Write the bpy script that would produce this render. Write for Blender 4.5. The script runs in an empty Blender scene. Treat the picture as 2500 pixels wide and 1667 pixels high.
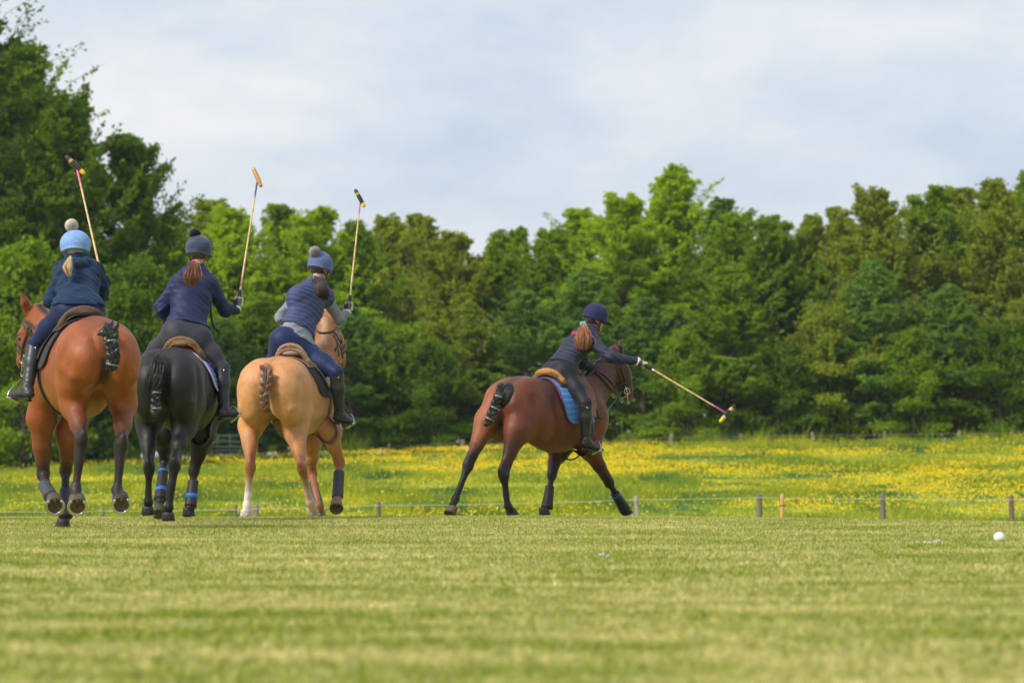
import bpy, math
import numpy as np
from mathutils import Vector

SKIP = ()
R = math.radians
scene = bpy.context.scene
COL = scene.collection

# ------------------------------------------------------------------ camera
F = 10417.0          # focal length in pixels of the 2500 px wide photograph (150 mm lens)
CH = 0.575           # camera height above the pitch
HY, CX = 1114.0, 1250.0
cam_d = bpy.data.cameras.new('camera')
cam = bpy.data.objects.new('camera', cam_d)
COL.objects.link(cam)
cam.location = (0, 0, CH)
cam.rotation_euler = (R(90), 0, 0)
cam_d.sensor_width = 36.0
cam_d.lens = 150.0
cam_d.shift_y = (HY - 833.5) / 2500.0
cam_d.clip_start = 0.5
cam_d.clip_end = 6000
cam_d.dof.use_dof = True
cam_d.dof.focus_distance = 37.0
cam_d.dof.aperture_fstop = 4.5
scene.camera = cam

# ------------------------------------------------------------------ light
SUN_EL, SUN_AZ = R(42), R(-128)     # azimuth measured from +Y clockwise: light from behind the camera's left
world = bpy.data.worlds.new('World')
scene.world = world
world.use_nodes = True
nt = world.node_tree
nt.nodes.clear()
def wn(t, **k):
    n = nt.nodes.new(t)
    for a, b in k.items():
        setattr(n, a, b)
    return n
out = wn('ShaderNodeOutputWorld')
bg = wn('ShaderNodeBackground')
bg.inputs['Strength'].default_value = 0.112
sky = wn('ShaderNodeTexSky', sky_type='NISHITA', sun_disc=False, sun_elevation=SUN_EL, sun_rotation=SUN_AZ)
sky.air_density = 1.0
sky.dust_density = 1.5
tc = wn('ShaderNodeTexCoord')
mp = wn('ShaderNodeMapping')
mp.inputs['Rotation'].default_value = (0, R(-16), 0)
mp.inputs['Scale'].default_value = (10.0, 3.0, 22.0)
mp.inputs['Location'].default_value = (3.3, 0.0, 1.9)
n1 = wn('ShaderNodeTexNoise')
n1.inputs['Scale'].default_value = 1.0
n1.inputs['Detail'].default_value = 7.0
n1.inputs['Roughness'].default_value = 0.58
n1.inputs['Distortion'].default_value = 0.1
cr = wn('ShaderNodeValToRGB')
cr.color_ramp.elements[0].position = 0.34
cr.color_ramp.elements[0].color = (0, 0, 0, 1)
cr.color_ramp.elements[1].position = 0.64
cr.color_ramp.elements[1].color = (1, 1, 1, 1)
cl = wn('ShaderNodeMix', data_type='RGBA')            # grey-blue veil to warm white cloud
cl.inputs[6].default_value = (3.95, 4.75, 5.85, 1)
cl.inputs[7].default_value = (6.35, 6.4, 6.5, 1)
mx = wn('ShaderNodeMix', data_type='RGBA')
mx.inputs[0].default_value = 0.9
L = nt.links
L.new(tc.outputs['Generated'], mp.inputs['Vector'])
L.new(mp.outputs[0], n1.inputs['Vector'])
L.new(n1.outputs['Fac'], cr.inputs[0])
L.new(cr.outputs[0], cl.inputs[0])
L.new(sky.outputs[0], mx.inputs[6])
L.new(cl.outputs[2], mx.inputs[7])
L.new(mx.outputs[2], bg.inputs['Color'])
L.new(bg.outputs[0], out.inputs['Surface'])

sun_d = bpy.data.lights.new('sun', 'SUN')
sun_d.energy = 3.0
sun_d.angle = R(13)
sun_d.color = (1.0, 0.93, 0.82)
sun = bpy.data.objects.new('sun', sun_d)
COL.objects.link(sun)
_v = Vector((math.sin(SUN_AZ) * math.cos(SUN_EL), math.cos(SUN_AZ) * math.cos(SUN_EL), math.sin(SUN_EL)))
sun.rotation_euler = (-_v).to_track_quat('-Z', 'Y').to_euler()

scene.view_settings.view_transform = 'Standard'
scene.view_settings.look = 'None'
scene.view_settings.gamma = 1.0
scene.view_settings.exposure = 0.36

scene.cycles.diffuse_bounces = 6
scene.cycles.max_bounces = 12

# ------------------------------------------------------------------ helpers
def J(px, py, d):
    """world point seen at photo pixel (px, py) at distance d from the camera plane"""
    return np.array([(px - CX) * d / F, d, CH + (HY - py) * d / F])

def nrm(v):
    v = np.asarray(v, float)
    return v / max(1e-9, np.linalg.norm(v))

def tag(o, label=None, cat=None, group=None, kind=None):
    if label: o['label'] = label
    if cat: o['category'] = cat
    if group: o['group'] = group
    if kind: o['kind'] = kind
    return o

def empty(name, loc, label=None, cat=None, group=None):
    o = bpy.data.objects.new(name, None)
    o.empty_display_size = 0.2
    COL.objects.link(o)
    o.location = [float(c) for c in loc]
    tag(o, label, cat, group)
    return o

def link_mesh(name, me, mat=None, parent=None):
    if mat: me.materials.append(mat)
    o = bpy.data.objects.new(name, me)
    COL.objects.link(o)
    if parent is not None:
        o.parent = parent
        rt = parent
        off = Vector((0, 0, 0))
        while rt is not None:
            off += rt.location
            rt = rt.parent
        o.location = -off if o.parent.type == 'EMPTY' or True else off
    return o

def np_mesh(name, V, Fc, nper, colors=None, smooth=True):
    """V (n,3), Fc flat loop indices, nper = verts per face (int or array)"""
    me = bpy.data.meshes.new(name)
    V = np.ascontiguousarray(V, dtype=np.float32)
    Fc = np.ascontiguousarray(np.asarray(Fc).ravel(), dtype=np.int32)
    if np.isscalar(nper):
        nf = len(Fc) // nper
        tot = np.full(nf, nper, np.int32)
    else:
        tot = np.asarray(nper, np.int32)
        nf = len(tot)
    st = np.zeros(nf, np.int32)
    st[1:] = np.cumsum(tot)[:-1]
    me.vertices.add(len(V)); me.vertices.foreach_set('co', V.ravel())
    me.loops.add(len(Fc)); me.loops.foreach_set('vertex_index', Fc)
    me.polygons.add(nf); me.polygons.foreach_set('loop_start', st); me.polygons.foreach_set('loop_total', tot)
    if smooth:
        me.polygons.foreach_set('use_smooth', np.ones(nf, bool))
    me.update(calc_edges=True)
    if colors is not None:
        c = np.ones((len(V), 4), np.float32)
        c[:, :colors.shape[1]] = colors
        at = me.color_attributes.new('Col', 'FLOAT_COLOR', 'POINT')
        at.data.foreach_set('color', c.ravel())
    return me

class MB:
    """collects verts / faces / colours of one mesh part"""
    def __init__(s):
        s.v = []; s.f = []; s.n = []; s.c = []; s.k = 0
    def add(s, V, faces, col=(1, 1, 1)):
        V = np.asarray(V, float)
        s.v.append(V)
        for f in faces:
            s.f.extend([i + s.k for i in f]); s.n.append(len(f))
        c = np.asarray(col, float)
        s.c.append(np.tile(c, (len(V), 1)) if c.ndim == 1 else c)
        s.k += len(V)
    def tube(s, pts, rad, n=8, flat=None, col=(1, 1, 1), closed=False):
        """sweep along pts; rad scalar or list; flat=(axis list or vector, ratio): thickness along axis * ratio"""
        P = np.asarray(pts, float); m = len(P)
        r = np.full(m, rad, float) if np.isscalar(rad) else np.asarray(rad, float)
        T = np.zeros_like(P)
        if closed:
            T = np.roll(P, -1, 0) - np.roll(P, 1, 0)
        else:
            T[1:-1] = P[2:] - P[:-2]; T[0] = P[1] - P[0]; T[-1] = P[-1] - P[-2]
        T /= np.maximum(np.linalg.norm(T, axis=1, keepdims=True), 1e-9)
        if flat is not None:
            A = np.asarray(flat[0], float)
            if A.ndim == 1: A = np.tile(A, (m, 1))
        else:
            a = np.array([0, 0, 1.]) if abs(T[0][2]) < .9 else np.array([1., 0, 0])
            A = np.zeros_like(P)
            for i in range(m):
                a = a - T[i] * a.dot(T[i]); a = a / max(1e-9, np.linalg.norm(a)); A[i] = a
        A = A - T * np.sum(A * T, 1, keepdims=True)
        A /= np.maximum(np.linalg.norm(A, axis=1, keepdims=True), 1e-9)
        B = np.cross(T, A)
        ra = r * (flat[1] if flat else 1.0)
        th = np.arange(n) * 2 * np.pi / n
        V = (P[:, None] + np.cos(th)[None, :, None] * A[:, None] * ra[:, None, None]
             + np.sin(th)[None, :, None] * B[:, None] * r[:, None, None]).reshape(-1, 3)
        fs = []
        seg = m if closed else m - 1
        for i in range(seg):
            j = (i + 1) % m
            for q in range(n):
                fs.append((i * n + q, i * n + (q + 1) % n, j * n + (q + 1) % n, j * n + q))
        if not closed:
            fs.append(tuple(range(n))[::-1]); fs.append(tuple((m - 1) * n + q for q in range(n)))
        if np.asarray(col).ndim == 2:
            col = np.repeat(np.asarray(col, float), n, 0)
        s.add(V, fs, col)
    def box(s, c, sx, sy, sz, ax=None, col=(1, 1, 1)):
        X = np.eye(3) if ax is None else np.asarray(ax)
        V = [np.asarray(c) + X[0] * sx * a + X[1] * sy * b + X[2] * sz * d for a in (-.5, .5) for b in (-.5, .5) for d in (-.5, .5)]
        s.add(V, [(0, 1, 3, 2), (4, 6, 7, 5), (0, 4, 5, 1), (2, 3, 7, 6), (0, 2, 6, 4), (1, 5, 7, 3)], col)
    def build(s, name, mat=None, parent=None, smooth=True):
        V = np.concatenate(s.v); C = np.concatenate(s.c)
        me = np_mesh(name, V, s.f, s.n, C, smooth)
        return link_mesh(name, me, mat, parent)

def spline(pts, n):
    """Catmull-Rom through pts -> n points"""
    P = np.asarray(pts, float)
    if len(P) == 2:
        t = np.linspace(0, 1, n)[:, None]
        return P[0] * (1 - t) + P[1] * t
    Q = np.vstack([2 * P[0] - P[1], P, 2 * P[-1] - P[-2]])
    res = []
    for u in np.linspace(0, len(P) - 1 - 1e-6, n):
        i = int(u); t = u - i
        a, b, c, d = Q[i], Q[i + 1], Q[i + 2], Q[i + 3]
        res.append(.5 * ((2 * b) + (-a + c) * t + (2 * a - 5 * b + 4 * c - d) * t * t + (-a + 3 * b - 3 * c + d) * t ** 3))
    return np.array(res)

_rs = np.random.RandomState(7)
_NT = _rs.rand(256, 256)
def noise2(x, y):
    x = np.asarray(x, float); y = np.asarray(y, float)
    xi = np.floor(x).astype(int); yi = np.floor(y).astype(int)
    fx = x - xi; fy = y - yi
    fx = fx * fx * (3 - 2 * fx); fy = fy * fy * (3 - 2 * fy)
    g = lambda a, b: _NT[a & 255, b & 255]
    return (g(xi, yi) * (1 - fx) + g(xi + 1, yi) * fx) * (1 - fy) + (g(xi, yi + 1) * (1 - fx) + g(xi + 1, yi + 1) * fx) * fy
def fbm2(x, y, o=4):
    s = 0; a = .5; t = 0
    for i in range(o):
        s = s + a * noise2(x * 2 ** i + 17.3 * i, y * 2 ** i + 9.1 * i); t += a; a *= .5
    return s / t

# ------------------------------------------------------------------ materials
class MT:
    def __init__(s, name, rough=.6, **kw):
        s.m = bpy.data.materials.new(name); s.m.use_nodes = True
        s.t = s.m.node_tree; s.b = s.t.nodes['Principled BSDF']; s.b.inputs['Roughness'].default_value = rough
        for k, v in kw.items():
            s.b.inputs[k.replace('_', ' ')].default_value = v
    def n(s, t, **k):
        q = s.t.nodes.new(t)
        for a, b in k.items():
            if a.startswith('i_'): q.inputs[a[2:].replace('_', ' ')].default_value = b
            else: setattr(q, a, b)
        return q
    def l(s, a, b): s.t.links.new(a, b)
    def attr(s, name='Col'): return s.n('ShaderNodeAttribute', attribute_name=name).outputs['Color']
    def noise(s, scale, detail=4, rough=.55, vec=None, stretch=None, dist=0):
        q = s.n('ShaderNodeTexNoise'); q.inputs['Scale'].default_value = scale; q.inputs['Detail'].default_value = detail
        q.inputs['Roughness'].default_value = rough; q.inputs['Distortion'].default_value = dist
        if vec is None: vec = s.n('ShaderNodeNewGeometry').outputs['Position']
        if stretch:
            mq = s.n('ShaderNodeMapping'); mq.inputs['Scale'].default_value = stretch
            s.l(vec, mq.inputs['Vector']); vec = mq.outputs[0]
        s.l(vec, q.inputs['Vector'])
        return q.outputs['Fac']
    def ramp(s, fac, stops):
        q = s.n('ShaderNodeValToRGB'); e = q.color_ramp.elements
        while len(e) < len(stops): e.new(.5)
        for i, (p, c) in enumerate(stops):
            e[i].position = p
            e[i].color = tuple(c) + (1,) if len(c) == 3 else c
        s.l(fac, q.inputs[0]); return q.outputs[0]
    def g(s, lo, hi, fac, a=0., b=1.):
        q = s.n('ShaderNodeMapRange'); q.inputs[1].default_value = lo; q.inputs[2].default_value = hi
        q.inputs[3].default_value = a; q.inputs[4].default_value = b
        s.l(fac, q.inputs[0]); return q.outputs[0]
    def mix(s, fac, a, b, mode='MIX'):
        q = s.n('ShaderNodeMix', data_type='RGBA', blend_type=mode)
        for i, v in ((0, fac), (6, a), (7, b)):
            if hasattr(v, 'links'): s.l(v, q.inputs[i])
            elif i == 0: q.inputs[0].default_value = v
            else: q.inputs[i].default_value = tuple(v) + (1,) if len(v) == 3 else v
        return q.outputs[2]
    def base(s, c):
        if hasattr(c, 'links'): s.l(c, s.b.inputs['Base Color'])
        else: s.b.inputs['Base Color'].default_value = tuple(c) + (1,)
        return s
    def bump(s, fac, strength=.3, dist=.01):
        q = s.n('ShaderNodeBump'); q.inputs['Strength'].default_value = strength; q.inputs['Distance'].default_value = dist
        s.l(fac, q.inputs['Height']); s.l(q.outputs[0], s.b.inputs['Normal']); return s

def leaf_mat(name, cols, trans=.35):
    m = MT(name, .7)
    isl = m.n('ShaderNodeNewGeometry').outputs['Random Per Island']
    c = m.ramp(isl, [(0, cols[0]), (.5, cols[1]), (1, cols[2])])
    big = m.noise(.55, 3)
    c = m.mix(m.g(.35, .65, big), c, m.mix(1.0, c, (1.25, 1.18, .9), 'MULTIPLY'))
    c = m.mix(m.attr(), c, m.mix(1.0, c, (1.6, 1.5, 1.0), 'MULTIPLY'))
    m.base(c)
    m.b.inputs['Specular IOR Level'].default_value = .2
    tr = m.n('ShaderNodeBsdfTranslucent'); m.l(m.mix(1.0, c, (1.3, 1.2, .7), 'MULTIPLY'), tr.inputs['Color'])
    ms = m.n('ShaderNodeMixShader'); ms.inputs[0].default_value = trans
    m.l(m.b.outputs[0], ms.inputs[1]); m.l(tr.outputs[0], ms.inputs[2])
    m.l(ms.outputs[0], m.t.nodes['Material Output'].inputs['Surface'])
    return m.m

# ------------------------------------------------------------------ ground
def crest(x):
    return 41.0 - 1.15 * np.clip(np.asarray(x, float) - 1.6, 0, 4.5)
def gz(x, y):
    x = np.asarray(x, float); y = np.asarray(y, float)
    t = y - crest(x)
    s = (np.sqrt(t * t + 1.5) + t) / 2
    z = -1.2 * np.tanh(.055 * s / 1.2)
    u = np.clip((y - 66) / 84, 0, 1)
    u = u * u * (3 - 2 * u) * .35 + u * .65
    z = z + (1.95 + .022 * np.clip(x, -40, 40)) * u
    near = np.clip((62 - y) / 20, 0, 1)
    z = z + (fbm2(x * .35 + 5, y * .2 + 3, 3) - .5) * .05 * (near * .5 + (1 - near) * 3.2)
    return z

def sheet(name, xs, ys, mat, kind='structure'):
    X, Y = np.meshgrid(xs, ys, indexing='ij')
    Z = gz(X, Y)
    V = np.stack([X, Y, Z], -1).reshape(-1, 3)
    nx, ny = len(xs), len(ys)
    i, j = np.meshgrid(np.arange(nx - 1), np.arange(ny - 1), indexing='ij')
    a = (i * ny + j).ravel()
    Fq = np.stack([a, a + ny, a + ny + 1, a + 1], 1)
    o = link_mesh(name, np_mesh(name, V, Fq, 4), mat)
    o['kind'] = kind
    return o

mp_ = MT('pitch_turf', .9)
n_big = mp_.noise(1.3, 5, .62, stretch=(.45, 1, 1))
n_fine = mp_.noise(45, 4, .7)
c = mp_.ramp(n_big, [(.3, (.15, .23, .02)), (.5, (.32, .36, .05)), (.72, (.52, .47, .13))])
c = mp_.mix(mp_.g(.3, .7, n_fine), mp_.mix(1.0, c, (.6, .65, .5), 'MULTIPLY'), mp_.mix(1.0, c, (1.25, 1.2, 1.2), 'MULTIPLY'))
mp_.base(c).bump(n_fine, .8, .02)
pitch_mat = mp_.m
mm_ = MT('meadow_ground', .95)
n_a = mm_.noise(.34, 6, .68, stretch=(1, .55, 1)); n_b = mm_.noise(.9, 4, .6)
c = mm_.ramp(n_a, [(.38, (.07, .17, .04)), (.46, (.26, .34, .015)), (.60, (.48, .46, .02))])
c = mm_.mix(mm_.g(.35, .7, n_b), c, mm_.mix(1.0, c, (1.3, 1.15, .9), 'MULTIPLY'))
mm_.base(c).bump(n_b, .6, .1)
meadow_mat = mm_.m

xs_n = np.concatenate([np.linspace(-60, -12, 24), np.linspace(-11.5, 11.5, 116), np.linspace(12, 60, 24)])
sheet('pitch', xs_n, np.concatenate([np.linspace(-30, 8, 12), np.linspace(9, 66, 190)]), pitch_mat)
xs_m = np.concatenate([np.linspace(-900, -40, 20), np.linspace(-38, 38, 140), np.linspace(40, 900, 20)])
sheet('meadow', xs_m, np.concatenate([np.linspace(66, 175, 180), np.linspace(180, 1800, 20)]), meadow_mat)
# the land to the left and right of the pitch
for nm, x0, x1 in (('side_field', -900, -60), ('side_field', 60, 900)):
    sheet(nm, np.linspace(x0, x1, 14), np.linspace(-30, 66, 24), meadow_mat)
sheet('field_behind', np.linspace(-900, 900, 12), np.linspace(-900, -30, 8), pitch_mat)

def blades(n, xf, yf, h, w, seed, lean=.5, sel=None, colf=None):
    rs = np.random.RandomState(seed)
    x = xf(rs, n); y = yf(rs, n)
    if callable(x): pass
    if sel is not None:
        k = sel(x, y, rs); x = x[k]; y = y[k]
    n = len(x)
    z = gz(x, y)
    hh = h(x, y, rs) if callable(h) else rs.uniform(h * .6, h * 1.2, n)
    ww = w(x, y, rs) if callable(w) else w
    a = rs.uniform(0, np.pi, n); dx = np.cos(a) * ww * .5; dy = np.sin(a) * ww * .5
    lx = rs.normal(0, lean, n) * hh; ly = rs.normal(0, lean, n) * hh
    V = np.empty((n, 3, 3), np.float32)
    V[:, 0] = np.stack([x - dx, y - dy, z - .01], 1); V[:, 1] = np.stack([x + dx, y + dy, z - .01], 1)
    V[:, 2] = np.stack([x + lx, y + ly, z + hh], 1)
    r = rs.rand(n); C = np.zeros((n, 3, 3), np.float32)
    C[:, :, 0] = r[:, None]; C[:, 2, 1] = 1; C[:, :, 2] = rs.rand(n)[:, None]
    return V.reshape(-1, 3), C.reshape(-1, 3)

if 'grass' not in SKIP:
    gm = MT('grass_blades', .55)
    at = gm.n('ShaderNodeSeparateColor'); gm.l(gm.attr(), at.inputs[0])
    patch = gm.noise(1.3, 5, .62, stretch=(.45, 1, 1)); fine = gm.noise(9, 3, .6, stretch=(1, .6, 1))
    dry = gm.n('ShaderNodeMath', operation='ADD'); gm.l(gm.g(.36, .66, patch, -.50, .60), dry.inputs[0]); gm.l(at.outputs[0], dry.inputs[1])
    dr2 = gm.n('ShaderNodeMath', operation='ADD'); gm.l(dry.outputs[0], dr2.inputs[0]); gm.l(gm.g(.3, .7, fine, -.38, .38), dr2.inputs[1])
    green = gm.ramp(at.outputs[2], [(0, (.14, .215, .008)), (.6, (.27, .335, .016)), (1, (.41, .44, .045))])
    clump = gm.noise(26, 3, .6, stretch=(1, .5, 1))
    dr3 = gm.n('ShaderNodeMath', operation='ADD'); gm.l(dr2.outputs[0], dr3.inputs[0]); gm.l(gm.g(.36, .64, clump, -.42, .42), dr3.inputs[1])
    c = gm.mix(gm.g(.46, .72, dr3.outputs[0]), green, gm.ramp(at.outputs[2], [(0, (.56, .50, .17)), (1, (.84, .74, .40))]))
    c = gm.mix(gm.g(.34, .66, gm.noise(13, 4, .7, stretch=(1, .6, 1))), gm.mix(1.0, c, (.55, .62, .52), 'MULTIPLY'), gm.mix(1.0, c, (1.36, 1.3, 1.3), 'MULTIPLY'))
    c = gm.mix(gm.g(.36, .64, gm.noise(48, 3, .65, stretch=(1, .3, 1))), gm.mix(1.0, c, (.58, .64, .55), 'MULTIPLY'), gm.mix(1.0, c, (1.42, 1.36, 1.4), 'MULTIPLY'))
    gm.base(c); gm.b.inputs['Specular IOR Level'].default_value = .3
    tr = gm.n('ShaderNodeBsdfTranslucent'); gm.l(c, tr.inputs['Color'])
    ms = gm.n('ShaderNodeMixShader'); ms.inputs[0].default_value = .3
    gm.l(gm.b.outputs[0], ms.inputs[1]); gm.l(tr.outputs[0], ms.inputs[2]); gm.l(ms.outputs[0], gm.t.nodes['Material Output'].inputs['Surface'])
    def band(n, y0, y1, m, h, w, seed, lean=.6):
        def yf(rs, k):
            u = rs.rand(k); return np.sqrt(y0 * y0 + u * (y1 * y1 - y0 * y0))
        rs0 = np.random.RandomState(seed + 50)
        U = rs0.uniform(-1, 1, n)
        st = {}
        def yy(rs, k): st['y'] = yf(rs, k); return st['y']
        rs = np.random.RandomState(seed); y = yf(rs, n)
        x = U * (y * .122 * m + .4)
        return blades(n, lambda r, k: x, lambda r, k: y, h, w, seed + 1, lean)
    parts = [band(260000, 10.5, 19, 1.1, .03, .0045, 1), band(330000, 19, 31, 1.1, .031, .0065, 2),
             band(330000, 31, 43.5, 1.12, .034, .008, 3), band(40000, 43.5, 56, 1.2, .04, .012, 4)]
    # pale dry litter of clippings lying on the turf
    rs = np.random.RandomState(91); n = 16000
    y = np.sqrt(rs.uniform(11 ** 2, 41 ** 2, n)); x = rs.uniform(-1, 1, n) * (y * .125)
    k = rs.rand(n) < np.clip((fbm2(x * .9 + 3, y * .35 + 8, 4) - .42) * 5, .05, 1); x = x[k]; y = y[k]
    Vl, Cl = blades(len(x), lambda r, q: x, lambda r, q: y, .034, .009, 92, 1.3)
    Cl[:, 0] = 1.6
    parts.append((Vl, Cl))
    # a few lusher clumps standing proud
    rs = np.random.RandomState(11)
    cx, cy = [], []
    for i in range(70):
        y = math.sqrt(rs.uniform(11 ** 2, 40 ** 2)); x = rs.uniform(-1, 1) * y * .125
        k = rs.randint(20, 70); s = rs.uniform(.04, .16)
        cx.append(rs.normal(x, s * 1.6, k)); cy.append(rs.normal(y, s, k))
    cx = np.concatenate(cx); cy = np.concatenate(cy)
    Vc, Cc = blades(len(cx), lambda r, k: cx, lambda r, k: cy, .055, .006, 12, .45)
    Cc[:, 0] *= .1
    parts.append((Vc, Cc))
    V = np.concatenate([p[0] for p in parts]); C = np.concatenate([p[1] for p in parts])
    g = link_mesh('grass', np_mesh('grass', V, np.arange(len(V)), 3, C, smooth=False), gm.m)
    tag(g, 'short mown yellow green grass of the polo pitch', 'grass', kind='stuff')

    # meadow grass and buttercups
    mg = MT('meadow_blades', .6)
    at = mg.n('ShaderNodeSeparateColor'); mg.l(mg.attr(), at.inputs[0])
    nb = mg.noise(.34, 6, .68, stretch=(1, .55, 1))
    c = mg.ramp(nb, [(.38, (.055, .155, .030)), (.46, (.21, .30, .010)), (.60, (.40, .42, .012))])
    c = mg.mix(mg.g(0, 1, at.outputs[2]), mg.mix(1.0, c, (.6, .75, .7), 'MULTIPLY'), mg.mix(1.0, c, (1.35, 1.2, 1.1), 'MULTIPLY'))
    mg.base(c)
    tr = mg.n('ShaderNodeBsdfTranslucent'); mg.l(c, tr.inputs['Color'])
    ms = mg.n('ShaderNodeMixShader'); ms.inputs[0].default_value = .35
    mg.l(mg.b.outputs[0], ms.inputs[1]); mg.l(tr.outputs[0], ms.inputs[2]); mg.l(ms.outputs[0], mg.t.nodes['Material Output'].inputs['Surface'])
    rs = np.random.RandomState(21); n = 330000
    y = np.sqrt(rs.uniform(64 ** 2, 151 ** 2, n)); x = rs.uniform(-1, 1, n) * (y * .128)
    tall = fbm2(x * .5 + 40, y * .35, 3)
    hmul = np.clip((tall - .42) * 5, .3, 1.7)
    hgt = rs.uniform(.1, .24, n) * hmul
    far = y > 145
    hgt = np.where(far, hgt * rs.uniform(.8, 1.5, n) * (1 + 1.6 * (noise2(x * 1.3 + 9, y * .9) > .74)), hgt)
    V1, C1 = blades(n, lambda r, k: x, lambda r, k: y, lambda a, b, r: hgt, .026, 22, .4)
    g = link_mesh('meadow_grass', np_mesh('meadow_grass', V1, np.arange(len(V1)), 3, C1, smooth=False), mg.m)
    tag(g, 'long tussocky green grass of the meadow behind the pitch', 'grass', kind='stuff')
    n = 900000
    y = np.sqrt(rs.uniform(66 ** 2, 150 ** 2, n)); x = rs.uniform(-1, 1, n) * (y * .128)
    d = fbm2(x * .09 + 11, y * .17 + 31, 5)
    d2 = fbm2(x * 1.1 + 3, y * .8 + 7, 3)
    rise = np.clip((y - 70) / 40, .25, 1)
    d3 = fbm2(x * .35 + 71, y * .22 + 13, 3)
    p = np.clip((d * .75 + d3 * .25 - .555) * 13, 0, 1) ** 1.4 * np.clip((d2 - .40) * 5, .05, 1) * rise * .18 * np.clip((y - 78) / 22, 0.05, 1) + .003
    k = rs.rand(n) < p
    x = x[k]; y = y[k]; n = len(x)
    z = gz(x, y) + rs.uniform(.16, .3, n)
    s = rs.uniform(.012, .021, n)
    V = np.empty((n, 4, 3), np.float32)
    for q in range(4):
        a = q * np.pi / 2 + .3
        V[:, q] = np.stack([x + np.cos(a) * s, y + np.sin(a) * s, z + rs.normal(0, .012, n) + .01 * (q % 2)], 1)
    # petals cupped: a second upright quad so they read from the side
    W = np.empty((n, 4, 3), np.float32)
    W[:, 0] = np.stack([x - s, y, z - s * .5], 1); W[:, 1] = np.stack([x + s, y, z - s * .5], 1)
    W[:, 2] = np.stack([x + s, y, z + s * .7], 1); W[:, 3] = np.stack([x - s, y, z + s * .7], 1)
    VV = np.concatenate([V.reshape(-1, 3), W.reshape(-1, 3)])
    fm = MT('buttercup_petals', .35)
    fm.base(fm.ramp(fm.noise(3, 2), [(.3, (.82, .60, .004)), (.7, (.95, .72, .01))]))
    g = link_mesh('buttercups', np_mesh('buttercups', VV, np.arange(len(VV)), 4, smooth=False), fm.m)
    tag(g, 'yellow buttercups flowering in drifts across the meadow', 'wildflowers', kind='stuff')
    # clover heads scattered on the mown turf, close to the ball
    rs = np.random.RandomState(31)
    b = MB()
    for (px, py) in [(2188, 1331), (2238, 1331), (2258, 1332), (2284, 1331), (2290, 1328), (1470, 1364), (1487, 1366), (2270, 1334)]:
        dd = F * CH / (py - HY); p0 = J(px, py, dd)
        for q in range(5):
            p1 = p0 + rs.normal(0, .006, 3) * [1, 1, .5] + [0, 0, .02]
            b.tube([p1, p1 + [0, 0, .01]], [.006, .003], 6)
    cm = MT('clover_white', .7).base((.62, .62, .58)).m
    tag(b.build('clover_flowers', cm), 'small white clover heads in the turf left of the ball', 'wildflowers', kind='stuff')
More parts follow.
